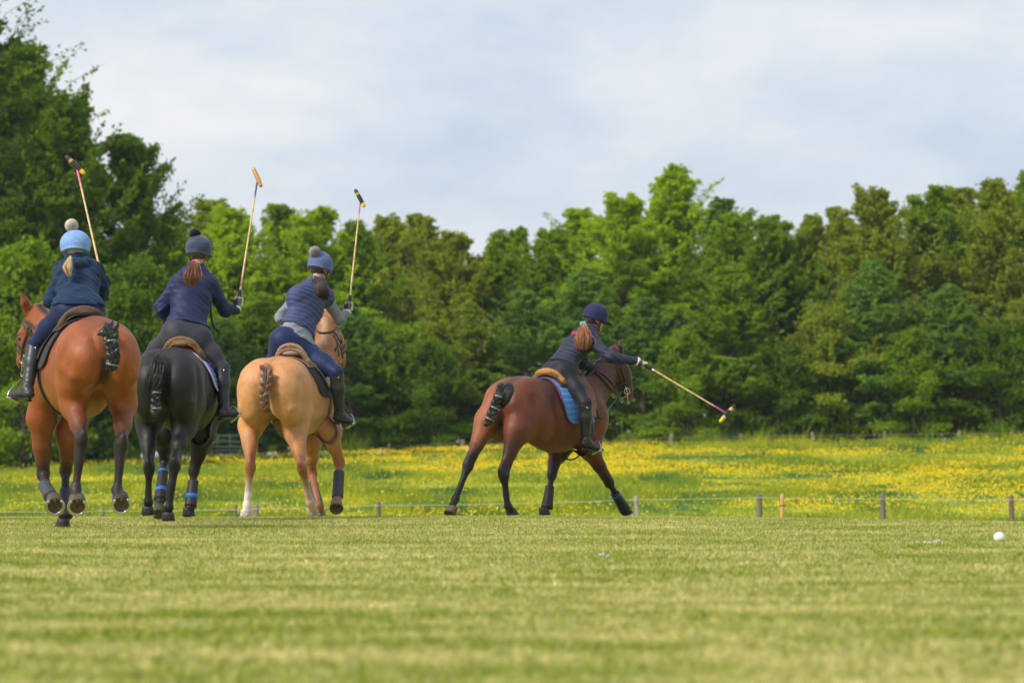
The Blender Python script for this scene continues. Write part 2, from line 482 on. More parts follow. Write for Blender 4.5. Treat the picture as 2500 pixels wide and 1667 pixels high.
# ------------------------------------------------------------------ trees
bark = MT('bark', .9)
bark.base(bark.ramp(bark.noise(14, 5, .6, stretch=(1, 1, .25)), [(.3, (.045, .035, .025)), (.7, (.13, .11, .085))])).bump(bark.noise(20, 4), .6, .03)
LM = {
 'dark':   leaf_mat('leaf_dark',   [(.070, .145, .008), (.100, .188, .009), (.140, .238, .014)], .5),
 'mid':    leaf_mat('leaf_mid',    [(.130, .235, .012), (.175, .292, .014), (.235, .360, .020)], .5),
 'bright': leaf_mat('leaf_bright', [(.220, .355, .010), (.285, .430, .012), (.360, .505, .020)], .5),
 'olive':  leaf_mat('leaf_olive',  [(.180, .245, .020), (.228, .300, .024), (.295, .365, .036)], .5),
 'cool':   leaf_mat('leaf_cool',   [(.100, .205, .034), (.140, .265, .045), (.195, .328, .064)], .5),
}
def tree_meshes(name, seed, H, Rr, zb=.08, n_limb=46, n_sub=11, n_leaf=100, leaf=.075, up=.55, sprig=.55, spread=1.0, width=1.0):
    """returns (trunk mesh, crown mesh); limbs arch out of a tapered trunk, leaves sit in layered sprays along the twigs"""
    rs = np.random.RandomState(seed)
    tb = MB()
    bend = rs.normal(0, .03 * H, (2,))
    def tr(t): return np.array([bend[0] * t * t, bend[1] * t * t, H * .93 * t])
    tb.tube([tr(t) for t in np.linspace(-.03, 1, 9)], np.linspace(.024 * H, .004 * H, 9), 8)
    LP, LN, LT = [], [], []
    for i in range(n_limb):
        t = zb + (1 - zb) * ((i + rs.rand()) / n_limb) ** .9
        if t > .985: t = .985
        a = i * 2.399 + rs.normal(0, .5)
        env = max(0.05, min(1.0, (t - zb * .3) / .22)) * max(.10, (1 - t ** 2.0)) ** .7
        ln = Rr * env * rs.uniform(.55, 1.28) + .3
        base = tr(t)
        el = up * (.25 + t * 1.0) + rs.normal(0, .12)
        dirv = np.array([math.cos(a) * math.cos(el), math.sin(a) * math.cos(el), math.sin(el)])
        pts = [base]
        for q in range(1, 6):
            f = q / 5
            dv = dirv + np.array([0, 0, -.35 * f * spread * (1 - t * .8)]) + rs.normal(0, .10, 3)
            pts.append(pts[-1] + nrm(dv) * ln / 5)
        tb.tube(pts, np.linspace(.0085 * H * (1 - t * .6), .006, 6), 5)
        pts = np.array(pts)
        for s_ in range(n_sub):
            f = .18 + .82 * (s_ + rs.rand()) / n_sub
            q = min(4, int(f * 5)); p0 = pts[q] * (1 - (f * 5 - q)) + pts[q + 1] * (f * 5 - q)
            ld = nrm(pts[q + 1] - pts[q])
            side = nrm(np.cross(ld, [0, 0, 1])) * (1 if s_ % 2 else -1)
            sl = sprig * (1.15 - .55 * f) * rs.uniform(.6, 1.35) * (.6 + .5 * env)
            sd = nrm(ld * rs.uniform(.5, 1.1) + side * rs.uniform(.3, 1.0) + np.array([0, 0, rs.normal(.16, .3)]))
            end = p0 + sd * sl
            if s_ % 3 == 0: tb.tube([p0, p0 + sd * sl * .5, end], [.012, .008, .003], 4)
            m = int(n_leaf * rs.uniform(.5, 1.3))
            u = rs.rand(m) ** .8
            P = p0 + np.outer(u, end - p0)
            P[:, 2] -= (u ** 2) * sl * .18
            w = (.10 + .16 * np.sin(np.pi * np.clip(u * .9 + .1, 0, 1))) * (.7 + sl * .45) * width
            P += rs.normal(0, 1, (m, 3)) * w[:, None] * np.array([1, 1, .5])
            N = rs.normal(0, .8, (m, 3)) + np.array([0, 0, .45]) + sd * .3
            LP.append(P); LN.append(N); LT.append(np.clip((u - .72) * 3, 0, 1) * rs.uniform(0, .6) * f)
    # thin upright leaders standing out of the crown
    for i in range(54):
        a = rs.uniform(0, 6.28); rr_ = Rr * math.sqrt(rs.rand()) * .75; t = 1 - .40 * (rr_ / Rr) ** 1.6 - rs.uniform(0, .05)
        p0 = tr(min(t, .97)) * np.array([1, 1, 0]) + np.array([math.cos(a) * rr_, math.sin(a) * rr_, t * H * .93 - .45])
        sl = rs.uniform(.6, 1.5) * (.5 + .07 * H); sd = nrm([math.cos(a) * .55 + rs.normal(0, .2), math.sin(a) * .55 + rs.normal(0, .2), 1])
        arch = np.array([math.cos(a), math.sin(a), -.5]) * sl * .22
        tb.tube([p0, p0 + sd * sl * .5, p0 + sd * sl + arch], [.012, .007, .002], 4)
        m = int(n_leaf * .38); u = rs.rand(m) ** .7 * .98
        w_ = (.075 * (1 - u) ** .7 + .012) * sl * (1 + .5 * np.sin(u * 17 + i))
        P = p0 + np.outer(u, sd * sl) + np.outer(u * u, arch) + rs.normal(0, 1, (m, 3)) * w_[:, None] * [1, 1, .5]
        LP.append(P); LN.append(rs.normal(0, .7, (m, 3)) + [0, 0, .5]); LT.append(np.full(m, .35) * rs.rand())
    P = np.concatenate(LP); N = np.concatenate(LN); Tt = np.concatenate(LT)
    n = len(P)
    N /= np.linalg.norm(N, axis=1, keepdims=True)
    A = np.cross(N, rs.normal(0, 1, (n, 3))); A /= np.maximum(np.linalg.norm(A, axis=1, keepdims=True), 1e-6)
    B = np.cross(N, A)
    s = (leaf * rs.uniform(.6, 1.25, n))[:, None]
    V = np.empty((n, 4, 3), np.float32)
    V[:, 0] = P - A * s; V[:, 1] = P - B * s * .55 + N * s * .1; V[:, 2] = P + A * s; V[:, 3] = P + B * s * .55 + N * s * .1
    C = np.repeat(np.stack([Tt, Tt, Tt], 1), 4, 0)
    crown = np_mesh(name + '_crown', V.reshape(-1, 3), np.arange(n * 4), 4, C, smooth=False)
    Vt = np.concatenate(tb.v)
    trunk = np_mesh(name + '_trunk', Vt, tb.f, tb.n)
    trunk.materials.append(bark.m); crown.materials.append(LM['mid'])
    return trunk, crown

TREES = []
def plant(proto, px, d, H, kind, label, rot=0., wide=1.0, name='broadleaf_tree', cat='tree', group='trees along the far side of the meadow'):
    tm, cm_, H0 = proto
    X = (px - CX) * d / F
    z = float(gz(X, d)) - .1
    e = empty(name, (X, d, z), label, cat, group)
    e.rotation_euler = (0, 0, rot)
    k = H / H0
    e.scale = (k * wide, k * wide, k)
    for nm, me in (('trunk', tm), ('crown', cm_)):
        o = bpy.data.objects.new(nm, me); COL.objects.link(o); o.parent = e
        if nm == 'crown':
            o.material_slots[0].link = 'OBJECT'; o.material_slots[0].material = LM[kind]
    TREES.append(e)
    return e
def ht(py, d): return CH + (HY - py) * d / F     # height that reaches photo row py at distance d

if 'trees' not in SKIP:
    q_ = .35 if 'hifi' in SKIP else 1
    PA = tree_meshes('tree_a', 3, 10, 2.8, n_limb=70, n_sub=12, n_leaf=int(90 * q_), up=.95, sprig=.95, width=.5) + (9.9,)
    PB = tree_meshes('tree_b', 8, 10, 2.6, n_limb=66, n_sub=12, n_leaf=int(90 * q_), up=1.15, sprig=.95, width=.5) + (9.9,)
    PC = tree_meshes('tree_c', 15, 10, 3.2, n_limb=70, n_sub=12, n_leaf=int(95 * q_), up=.8, spread=1.1, sprig=.9, width=.55) + (9.9,)
    PD = tree_meshes('tree_d', 23, 10, 2.4, zb=.05, n_limb=50, n_sub=12, n_leaf=int(80 * q_), up=1.05, sprig=.9, width=.45) + (10.,)
    PS = tree_meshes('shrub', 31, 4.2, 2.0, zb=.03, n_limb=34, n_sub=9, n_leaf=int(90 * q_), up=.7, sprig=.5, leaf=.07) + (4.2,)
    PL = tree_meshes('tree_big', 44, 13, 4.1, zb=.06, n_limb=110, n_sub=15, n_leaf=int(85 * q_), leaf=.07, up=.8, sprig=1.0, spread=1.1, width=.5) + (12.8,)
    gl = 'dark trees at the left edge'
    plant(PL, -95, 141, ht(-95, 141) - .3, 'dark', 'tallest dark tree, cut off by the left edge of the photo', .4, 1.0, group=gl)
    plant(PA, 160, 139, ht(262, 139), 'dark', 'dark tree behind the mallet raised by the leftmost rider', 1.2, .80, group=gl)
    plant(PC, 325, 142, ht(362, 142), 'dark', 'dark spreading tree between the first two raised mallets, sky right of it', 2.2, .80, group=gl)
    plant(PB, 40, 146, ht(150, 146), 'mid', 'tree filling the gap behind the pair of dark trees at the left', 3.9, .9, group=gl)
    plant(PS, 60, 134, ht(640, 134), 'mid', 'bushy low tree behind the ears of the leftmost horse', 1., .85, 'bush', 'bush', gl)
    plant(PS, 300, 135, ht(680, 135), 'dark', 'dark bush behind the rump of the leftmost horse', 2.7, .85, 'bush', 'bush', gl)
    plant(PS, 200, 136, ht(760, 136), 'mid', 'bush behind the hoodie of the leftmost rider', 4.2, .9, 'bush', 'bush', gl)
    spec = [
     (PB, 420, 158, 540, 'bright', 'bright green tree just right of the dark spreading tree', 0.3, 1.0),
     (PD, 520, 166, 478, 'olive', 'feathery tree top left of the second raised mallet', 1.9, 1.0),
     (PA, 590, 157, 515, 'bright', 'light green tree behind the shaft of the second mallet', 2.9, .95),
     (PD, 690, 167, 492, 'mid', 'slender tree top between the second and third raised mallets', 4.1, .9),
     (PC, 765, 158, 512, 'bright', 'wide light tree behind the third raised mallet', 5.2, .9),
     (PB, 880, 159, 548, 'mid', 'mid green tree just right of the third raised mallet', .8, 1.0),
     (PA, 970, 163, 535, 'olive', 'olive tree right of the rider in the quilted vest', 2.0, 1.),
     (PD, 1040, 168, 515, 'olive', 'pale slender tree top above the gap between third and fourth horse', 3.3, 1.0),
     (PC, 1100, 158, 572, 'olive', 'brownish olive tree left of the reaching rider', 4.0, .95),
     (PB, 1205, 160, 572, 'mid', 'tree left of the navy helmet, at the lowest dip of the skyline', 5.1, 1.05),
     (PD, 1255, 168, 548, 'mid', 'thin twiggy top standing out of the skyline dip', .2, .75),
     (PA, 1350, 159, 565, 'mid', 'tree straight above the navy helmet', 1.5, 1.0),
     (PD, 1420, 167, 500, 'bright', 'light feathery tree on the left shoulder of the tallest bright crown', 2.1, 1.0),
     (PC, 1520, 158, 478, 'bright', 'broad bright green tree left of the tallest crown', 3.0, .92),
     (PB, 1630, 160, 418, 'bright', 'tallest bright green crown of the far tree line', 4.2, 1.1),
     (PD, 1745, 166, 478, 'cool', 'wispy grey green top right of the tallest bright crown', 5.8, 1.0),
     (PA, 1790, 157, 525, 'mid', 'tree above the head of the lowered mallet', .9, .95),
     (PC, 1890, 159, 530, 'mid', 'spreading tree right of the lowered mallet', 1.1, .9),
     (PB, 1990, 160, 535, 'olive', 'olive tree in the second dip of the skyline, right of centre', 2.6, .95),
     (PD, 2060, 168, 498, 'olive', 'slender olive top rising from the second skyline dip', 2.9, .9),
     (PA, 2150, 158, 470, 'olive', 'dull olive tree with a pointed top near the right side', 3.7, .95),
     (PC, 2270, 160, 462, 'mid', 'broad tree second from the right edge, front row', 4.6, .9),
     (PD, 2340, 168, 452, 'olive', 'slender top between the two rightmost broad trees', 5.0, 1.0),
     (PB, 2440, 158, 448, 'olive', 'tree above the ball', .6, 1.05),
     (PA, 2550, 160, 428, 'mid', 'tree cut off by the right edge of the photo', 1.8, 1.05),
    ]
    for (pr, px, d, py, kd, lb, ro, wd) in spec:
        plant(pr, px, d, ht(py, d) - float(gz((px - CX) * d / F, d)), kd, lb, ro, wd)
    low = [
     (400, 154, 760, 'mid', 'bush low behind the rider in the dark pompom hat'),
     (520, 153, 800, 'cool', 'bush behind the black boot of the second rider'),
     (640, 154, 720, 'mid', 'bush hidden partly by the rider in the quilted vest'),
     (860, 153, 740, 'cool', 'rounded bush just right of the quilted vest rider'),
     (960, 154, 800, 'mid', 'low bush right of the third horse head'),
     (1060, 153, 850, 'dark', 'dark low bush left of the fourth horse tail'),
     (1160, 155, 740, 'olive', 'olive bush above the rump of the fourth horse'),
     (1290, 154, 700, 'cool', 'blue green bush behind the back of the reaching rider'),
     (1420, 155, 660, 'cool', 'tall blue green bush above the reaching rider'),
     (1570, 154, 720, 'cool', 'blue green bush above the reaching arm'),
     (1680, 153, 830, 'mid', 'bush behind the lowered mallet shaft'),
     (1790, 154, 640, 'mid', 'tall bush above the lowered mallet head'),
     (1900, 153, 850, 'dark', 'dark bush right of the lowered mallet head'),
     (2020, 154, 760, 'olive', 'olive bush below the second skyline dip'),
     (2120, 154, 640, 'cool', 'tall silvery leaved bush left of the ball'),
     (2230, 153, 820, 'mid', 'low bush beside the tall silvery leaved bush'),
     (2330, 154, 700, 'cool', 'silvery leaved bush above and left of the ball'),
     (2440, 153, 800, 'dark', 'dark bush straight above the ball'),
     (2530, 154, 680, 'olive', 'olive bush cut off by the right edge of the photo'),
    ]
    for i, (px, d, py, kd, lb) in enumerate(low):
        h = ht(py, d) - float(gz((px - CX) * d / F, d))
        if h > 5.0: plant(PD if i % 2 else PB, px, d, h, kd, lb, i * 1.3, 1.35, 'bush', 'bush', 'bushes at the foot of the far trees')
        else: plant(PS, px, d, h, kd, lb, i * 1.3, 1.0 if h > 3.2 else 1.25, 'bush', 'bush', 'bushes at the foot of the far trees')
    # the dark wood that fills the gaps between the trunks
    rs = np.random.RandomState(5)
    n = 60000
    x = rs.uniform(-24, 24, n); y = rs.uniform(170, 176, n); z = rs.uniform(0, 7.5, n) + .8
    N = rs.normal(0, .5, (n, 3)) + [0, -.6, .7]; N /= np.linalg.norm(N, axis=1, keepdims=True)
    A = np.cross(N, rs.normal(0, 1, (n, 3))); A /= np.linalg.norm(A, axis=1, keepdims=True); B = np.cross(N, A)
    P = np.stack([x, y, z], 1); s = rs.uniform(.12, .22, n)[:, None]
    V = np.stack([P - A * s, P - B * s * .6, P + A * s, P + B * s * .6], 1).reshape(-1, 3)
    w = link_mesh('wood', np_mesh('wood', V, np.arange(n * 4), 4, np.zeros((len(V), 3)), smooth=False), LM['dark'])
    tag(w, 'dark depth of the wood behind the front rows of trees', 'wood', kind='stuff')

# ------------------------------------------------------------------ fences, gate, ball
wd = MT('weathered_wood', .85)
wd.base(wd.mix(1.0, wd.attr(), wd.ramp(wd.noise(9, 5, .6, stretch=(4, 4, .4)), [(.3, (.65, .65, .65)), (.7, (1.15, 1.12, 1.05))]), 'MULTIPLY')).bump(wd.noise(25, 4, stretch=(4, 4, .3)), .5, .01)
def post(px, pyt, d, w, col, lean=0., round_=True):
    top = J(px, pyt, d); X = top[0]
    b = MB()
    zb = float(gz(X, d)) - .1
    n = 10 if round_ else 4
    pts = [np.array([X - lean * (top[2] - zb) * (1 - t), d, zb + (top[2] - zb) * t]) for t in (0, .35, .7, .97, 1.0)]
    b.tube(pts, np.array([1.04, 1.0, .98, .95, .8]) * w * .42, n, col=col)
    return b, top
if 'fence' not in SKIP:
    nf = empty('wire_fence', (0, 72, -1.1), 'low wire fence on short posts just beyond the mown pitch', 'fence')
    tops = []
    D = 72.
    grey = (.17, .145, .115); 
    for (px, pyt, w, col, ln) in [(-90, 1240, .08, grey, 0), (250, 1239, .075, (.2, .2, .2), 0), (575, 1232, .09, grey, .01), (624, 1231, .14, (.26, .23, .17), 0), (924, 1224, .10, grey, 0),
                              (1553, 1210, .10, (.34, .32, .28), -.07), (1854, 1205, .12, (.20, .165, .12), 0), (2154, 1204, .11, (.2, .165, .12), -.04), (2468, 1209, .11, (.2, .15, .10), -.04), (2760, 1214, .11, grey, 0)]:
        b, tp = post(px, pyt, D, w, col, ln)
        o = b.build('post', wd.m, nf); tops.append((px, pyt, tp))
    wm = MT('electric_tape', .5).base((.5, .52, .48)).m
    b = MB()
    wy = {-90: 1248, 250: 1247, 575: 1243, 624: 1242, 924: 1233, 1553: 1219, 1854: 1214, 2154: 1217, 2468: 1219, 2760: 1222}
    pp = []
    for px in sorted(wy):
        pp.append(J(px, wy[px], D - .075))
    full = []
    for a, c2 in zip(pp[:-1], pp[1:]):
        sag = .012 * np.linalg.norm(c2 - a) ** 1.2 * .35
        for t in np.linspace(0, 1, 8)[:-1]:
            q = a * (1 - t) + c2 * t; q[2] -= sag * 4 * t * (1 - t); full.append(q)
    full.append(pp[-1])
    b.tube(full, .0042, 6)
    b.build('wire', wm, nf)
    # the pale new stake standing in front of the fence
    st = empty('round_stake', (J(1910, 1260, 58)[0], 58, float(gz(3.6, 58))), 'pale new round timber stake in front of the wire fence', 'stake')
    b, tp = post(1910, 1206, 58, .072, (.62, .36, .14))
    b.build('stake', wd.m, st)
    b = MB(); c0 = J(1910, 1233, 58); b.tube([c0 + [0, 0, -.006], c0 + [0, 0, .006]], .0385, 12)
    b.build('knot_band', MT('dark_knot', .9).base((.2, .1, .04)).m, st)
    # old fence under the trees
    ff = empty('old_post_fence', (0, 150.5, .7), 'row of old wooden posts with thin wires along the foot of the trees', 'fence')
    fm_ = []
    for px, pyt, w in [(950, 1082, .14), (1130, 1073, .2), (1306, 1078, .14), (1472, 1070, .14), (1640, 1059, .18), (1811, 1058, .16), (1984, 1054, .15), (2160, 1053, .13), (2343, 1050, .15), (2520, 1048, .14)]:
        b, tp = post(px, pyt, 150.5, w, (.2, .19, .15)); b.build('post', wd.m, ff); fm_.append(tp)
    gwm = MT('old_wire', .5, Metallic=.6).base((.25, .26, .25)).m
    for k in (.12, .4):
        b = MB(); b.tube([t - [0, -.05, k] for t in fm_], .009, 5); b.build('wire', gwm, ff)
    # grey farm gate left of centre
    ga = empty('farm_gate', J(545, 1110, 140), 'grey metal farm gate under the trees, seen between the black and the palomino horse', 'gate')
    galv = MT('galvanised_steel', .45, Metallic=.5); galv.base(galv.ramp(galv.noise(6, 3), [(.3, (.20, .22, .24)), (.7, (.30, .32, .34))]))
    b = MB(); c0 = J(500, 1108, 140); c1 = J(592, 1108, 140)
    z0 = c0[2]
    for zz in (.0, .12, .24, .4, .6):
        b.tube([[c0[0], 140, z0 + zz], [c1[0], 140, z0 + zz]], .018, 8)
    b.build('bars', galv.m, ga)
    for t in (0, .33, .66, 1.0):
        b = MB(); x = c0[0] * (1 - t) + c1[0] * t
        b.tube([[x, 140.03, z0 - .1], [x, 140.03, z0 + .66]], .016, 8); b.build('upright', galv.m, ga)
    ball_m = MT('ball_plastic', .35)
    ball_m.base(ball_m.ramp(ball_m.noise(60, 3), [(.35, (.72, .72, .70)), (.6, (.84, .84, .83))])).bump(ball_m.noise(120, 2), .25, .002)
    b = MB(); c0 = J(2440, 1320, 28.6); r0 = .0385; c0[2] = float(gz(c0[0], 28.6)) + r0 - .003
    vs, fs = [], []
    for i in range(17):
        for j in range(24):
            a = math.pi * i / 16; q = 2 * math.pi * j / 24
            vs.append(c0 + r0 * np.array([math.sin(a) * math.cos(q), math.sin(a) * math.sin(q), math.cos(a)]))
    for i in range(16):
        for j in range(24): fs.append((i * 24 + j, (i + 1) * 24 + j, (i + 1) * 24 + (j + 1) % 24, i * 24 + (j + 1) % 24))
    b.add(vs, fs)
    tag(b.build('polo_ball', ball_m.m), 'white polo ball lying on the grass at the right', 'ball')
# ------------------------------------------------------------------ implicit surfaces: one continuous skin per body or garment
class Field:
    def __init__(s): s.p = []; s.disp = None
    def cone(s, a, b, ra, rb, k=.03, col=None, col2=None, ax=None, sq=1.0, sub=False):
        s.p.append(dict(t=0, a=np.asarray(a, float), b=np.asarray(b, float), ra=ra, rb=rb, k=k, c=col, c2=col2 if col2 is not None else col,
                        ax=None if ax is None else nrm(ax), sq=sq, sub=sub)); return s
    def chain(s, pts, rad, k=.03, cols=None, ax=None, sq=1.0):
        for i in range(len(pts) - 1):
            c = None if cols is None else (cols[i] if isinstance(cols[0], (tuple, list, np.ndarray)) else cols)
            c2 = None if cols is None else (cols[i + 1] if isinstance(cols[0], (tuple, list, np.ndarray)) else cols)
            s.cone(pts[i], pts[i + 1], rad[i], rad[i + 1], k, c, c2, ax, sq)
        return s
    def ell(s, c, r, A=None, k=.05, col=None, sub=False):
        s.p.append(dict(t=1, a=np.asarray(c, float), r=np.asarray(r, float), A=np.eye(3) if A is None else np.asarray(A, float), k=k, c=col, c2=col, sub=sub)); return s
    def plane(s, p, n, k=.004):         # keeps the side the normal points away from
        s.p.append(dict(t=2, a=np.asarray(p, float), n=nrm(n), k=k, c=None, c2=None, sub=True)); return s
    @staticmethod
    def one(q, P, want_t=False):
        t = None
        if q['t'] == 0:
            A = q['a']; ab = q['b'] - A; w = P - A
            ax = q['ax']
            if ax is not None and q['sq'] != 1:
                kk = 1 / q['sq'] - 1
                w = w + (w @ ax)[..., None] * kk * ax
                ab = ab + ab.dot(ax) * kk * ax
            L2 = max(1e-9, ab.dot(ab))
            t = np.clip((w @ ab) / L2, 0, 1)
            d = np.linalg.norm(w - t[..., None] * ab, axis=-1) - (q['ra'] + (q['rb'] - q['ra']) * t)
            if q['sq'] < 1: d = d * (q['sq'] * .5 + .5)
        elif q['t'] == 1:
            w = (P - q['a']) @ q['A'].T
            k0 = np.linalg.norm(w / q['r'], axis=-1); k1 = np.linalg.norm(w / (q['r'] ** 2), axis=-1)
            d = k0 * (k0 - 1) / np.maximum(k1, 1e-9)
        else:
            d = -((P - q['a']) @ q['n'])
        return (d, t) if want_t else d
    @staticmethod
    def comb(D, d, k, sub):
        if sub:
            h = np.maximum(k - np.abs(D + d), 0) / k
            return np.maximum(D, -d) + h * h * k * .25
        h = np.maximum(k - np.abs(D - d), 0) / k
        return np.minimum(D, d) - h * h * k * .25
    def dist(s, P):
        P = np.asarray(P, float); D = np.full(P.shape[:-1], 10.)
        for q in s.p: D = s.comb(D, s.one(q, P), q['k'], q['sub'])
        return D
    def box(s, q):
        m = q['k'] + .02
        if q['t'] == 0:
            r = max(q['ra'], q['rb']) * max(1, q['sq'])
            return np.minimum(q['a'], q['b']) - r - m, np.maximum(q['a'], q['b']) + r + m
        r = q['r'].max()
        return q['a'] - r - m, q['a'] + r + m
    def mesh(s, name, h, defcol=(1, 1, 1), tau=.02):
        bs = [s.box(q) for q in s.p if not q['sub']]
        lo = np.min([b[0] for b in bs], 0); hi = np.max([b[1] for b in bs], 0)
        n = np.ceil((hi - lo) / h).astype(int) + 1
        D = np.full(n, 1.0, np.float32)
        for q in s.p:
            if q['t'] == 2: a, b = lo, hi
            else: a, b = s.box(q)
            i0 = np.clip(np.floor((a - lo) / h).astype(int) - 1, 0, n); i1 = np.clip(np.ceil((b - lo) / h).astype(int) + 2, 0, n)
            if np.any(i1 <= i0): continue
            g = [lo[i] + h * np.arange(i0[i], i1[i]) for i in range(3)]
            P = np.stack(np.meshgrid(*g, indexing='ij'), -1)
            sl = tuple(slice(i0[i], i1[i]) for i in range(3))
            D[sl] = s.comb(D[sl], s.one(q, P), q['k'], q['sub'])
        if s.disp is not None:
            m = np.abs(D) < .04
            I = np.argwhere(m)
            D[m] += s.disp(lo + I * h).astype(np.float32)
        V, Q = surfnet(D, lo, h)
        cols = s.colour(V, defcol, tau)
        return np_mesh(name, V, Q, 4, cols)
    def colour(s, V, defcol=(1, 1, 1), tau=.02):
        W = np.zeros(len(V)); C = np.zeros((len(V), 3)); dm = np.full(len(V), 9.)
        ds = []
        for q in s.p:
            if q['sub'] or q['c'] is None: continue
            d, t = s.one(q, V, True); ds.append((q, d, t)); dm = np.minimum(dm, d)
        if not ds: return np.tile(np.asarray(defcol, float), (len(V), 1))
        for q, d, t in ds:
            w = np.exp(-np.clip((d - dm) / tau, 0, 40))
            c = np.asarray(q['c'], float)
            cc = c[None] if t is None else c[None] * (1 - t[:, None]) + np.asarray(q['c2'], float)[None] * t[:, None]
            C += cc * w[:, None]; W += w
        return C / W[:, None]
    def obj(s, name, h, mat, parent=None, defcol=(1, 1, 1), tau=.02, paint=None):
        me = s.mesh(name, h, defcol, tau)
        if paint is not None:
            n = len(me.vertices); V = np.empty(n * 3, np.float32); me.vertices.foreach_get('co', V); V = V.reshape(-1, 3).astype(float)
            c = np.ones((n, 4), np.float32); at = me.color_attributes['Col']; at.data.foreach_get('color', c.ravel())
            buf = np.empty(n * 4, np.float32); at.data.foreach_get('color', buf); c = buf.reshape(-1, 4)
            c[:, :3] = paint(V, c[:, :3]); at.data.foreach_set('color', np.ascontiguousarray(c, np.float32).ravel())
        return link_mesh(name, me, mat, parent)

def surfnet(D, lo, h):
    s = D < 0
    c = np.zeros(tuple(np.array(D.shape) - 1), np.int8)
    sl = lambda o: tuple(slice(o[i], D.shape[i] - 1 + o[i]) for i in range(3))
    offs = [(a, b, d) for a in (0, 1) for b in (0, 1) for d in (0, 1)]
    for o in offs: c += s[sl(o)]
    act = (c > 0) & (c < 8)
    I = np.argwhere(act)
    idx = -np.ones(c.shape, np.int64); idx[act] = np.arange(len(I))
    pos = np.zeros((len(I), 3)); cnt = np.zeros(len(I))
    for o in offs:
        for ax in range(3):
            if o[ax]: continue
            o2 = list(o); o2[ax] = 1
            v1 = D[I[:, 0] + o[0], I[:, 1] + o[1], I[:, 2] + o[2]]; v2 = D[I[:, 0] + o2[0], I[:, 1] + o2[1], I[:, 2] + o2[2]]
            m = (v1 < 0) != (v2 < 0)
            t = np.where(m, v1 / np.where(m, v1 - v2, 1), 0)
            p = np.tile(np.array(o, float), (len(I), 1)); p[:, ax] += t
            pos += p * m[:, None]; cnt += m
    V = lo + (I + pos / cnt[:, None]) * h
    Q = []
    for ax in range(3):
        b, d = (ax + 1) % 3, (ax + 2) % 3
        s1 = [slice(None)] * 3; s2 = [slice(None)] * 3
        s1[ax] = slice(0, -1); s2[ax] = slice(1, None)
        A = s[tuple(s1)]; B = s[tuple(s2)]
        E = np.argwhere(A != B)
        ok = (E[:, b] > 0) & (E[:, d] > 0) & (E[:, b] < D.shape[b] - 1) & (E[:, d] < D.shape[d] - 1)
        E = E[ok]
        ins = A[E[:, 0], E[:, 1], E[:, 2]]
        def cell(db, dd):
            e = E.copy(); e[:, b] += db; e[:, d] += dd
            return idx[e[:, 0], e[:, 1], e[:, 2]]
        q = np.stack([cell(-1, -1), cell(0, -1), cell(0, 0), cell(-1, 0)], 1)
        q[~ins] = q[~ins][:, ::-1]
        Q.append(q)
    Q = np.concatenate(Q)
    return V, Q

def ring_on(field, c, ax, u, w, n=28, off=.004, far=.6, a0=0, a1=2 * math.pi, closed=True):
    """points on the field's surface around centre c in the plane spanned by u, w"""
    th = np.linspace(a0, a1, n, endpoint=not closed)
    dirs = np.cos(th)[:, None] * u + np.sin(th)[:, None] * w
    return march(field, np.tile(c, (n, 1)) + dirs * far, -dirs, off), dirs
def march(field, P, Dr, off=.004, maxd=1.2):
    P = np.array(P, float); Dr = np.asarray(Dr, float); tot = np.zeros(len(P))
    for i in range(60):
        d = field.dist(P) - off
        st = np.where(tot < maxd, np.clip(d, -.05, .2) * .85, 0)
        P = P + Dr * st[:, None]; tot += np.abs(st)
    return P

# ------------------------------------------------------------------ shared materials
def fur(name, rough=.47, tint=None, spec=.38):
    m = MT(name, rough)
    c = m.attr()
    n1 = m.noise(6, 6, .68, dist=.4); n2 = m.noise(120, 3, .7, stretch=(1, 1, .25)); n3 = m.noise(16, 4, .65, stretch=(1, 1, .5))
    c = m.mix(1.0, c, m.ramp(n1, [(.3, (.74, .72, .70)), (.7, (1.16, 1.15, 1.14))]), 'MULTIPLY')
    c = m.mix(1.0, c, m.ramp(n2, [(.2, (.9, .9, .9)), (.8, (1.08, 1.08, 1.08))]), 'MULTIPLY')
    ad = m.n('ShaderNodeMath', operation='MULTIPLY_ADD'); m.l(n3, ad.inputs[0]); ad.inputs[1].default_value = 2.5; m.l(n2, ad.inputs[2])
    m.base(c).bump(ad.outputs[0], .5, .006)
    m.l(m.g(.3, .7, n3, rough - .07, rough + .12), m.b.inputs['Roughness'])
    m.b.inputs['Specular IOR Level'].default_value = spec
    return m.m
def cloth(name, rough=.8, bump=.35, scale=14, sheen=.25, weave=False, spec=.25):
    m = MT(name, rough)
    c = m.attr(); n = m.noise(scale, 5, .6); n2 = m.noise(160, 2, .5)
    c = m.mix(1.0, c, m.ramp(n, [(.3, (.82, .82, .84)), (.7, (1.12, 1.12, 1.1))]), 'MULTIPLY')
    m.base(c).bump(n, bump, .02)
    m.b.inputs['Sheen Weight'].default_value = sheen * .3
    m.b.inputs['Specular IOR Level'].default_value = spec
    return m.m
def leather(name, rough=.38, bump=.25, scale=30):
    m = MT(name, rough)
    c = m.attr(); n = m.noise(scale, 5, .65)
    c = m.mix(1.0, c, m.ramp(n, [(.3, (.7, .7, .7)), (.7, (1.2, 1.2, 1.2))]), 'MULTIPLY')
    m.base(c).bump(n, bump, .006)
    return m.m
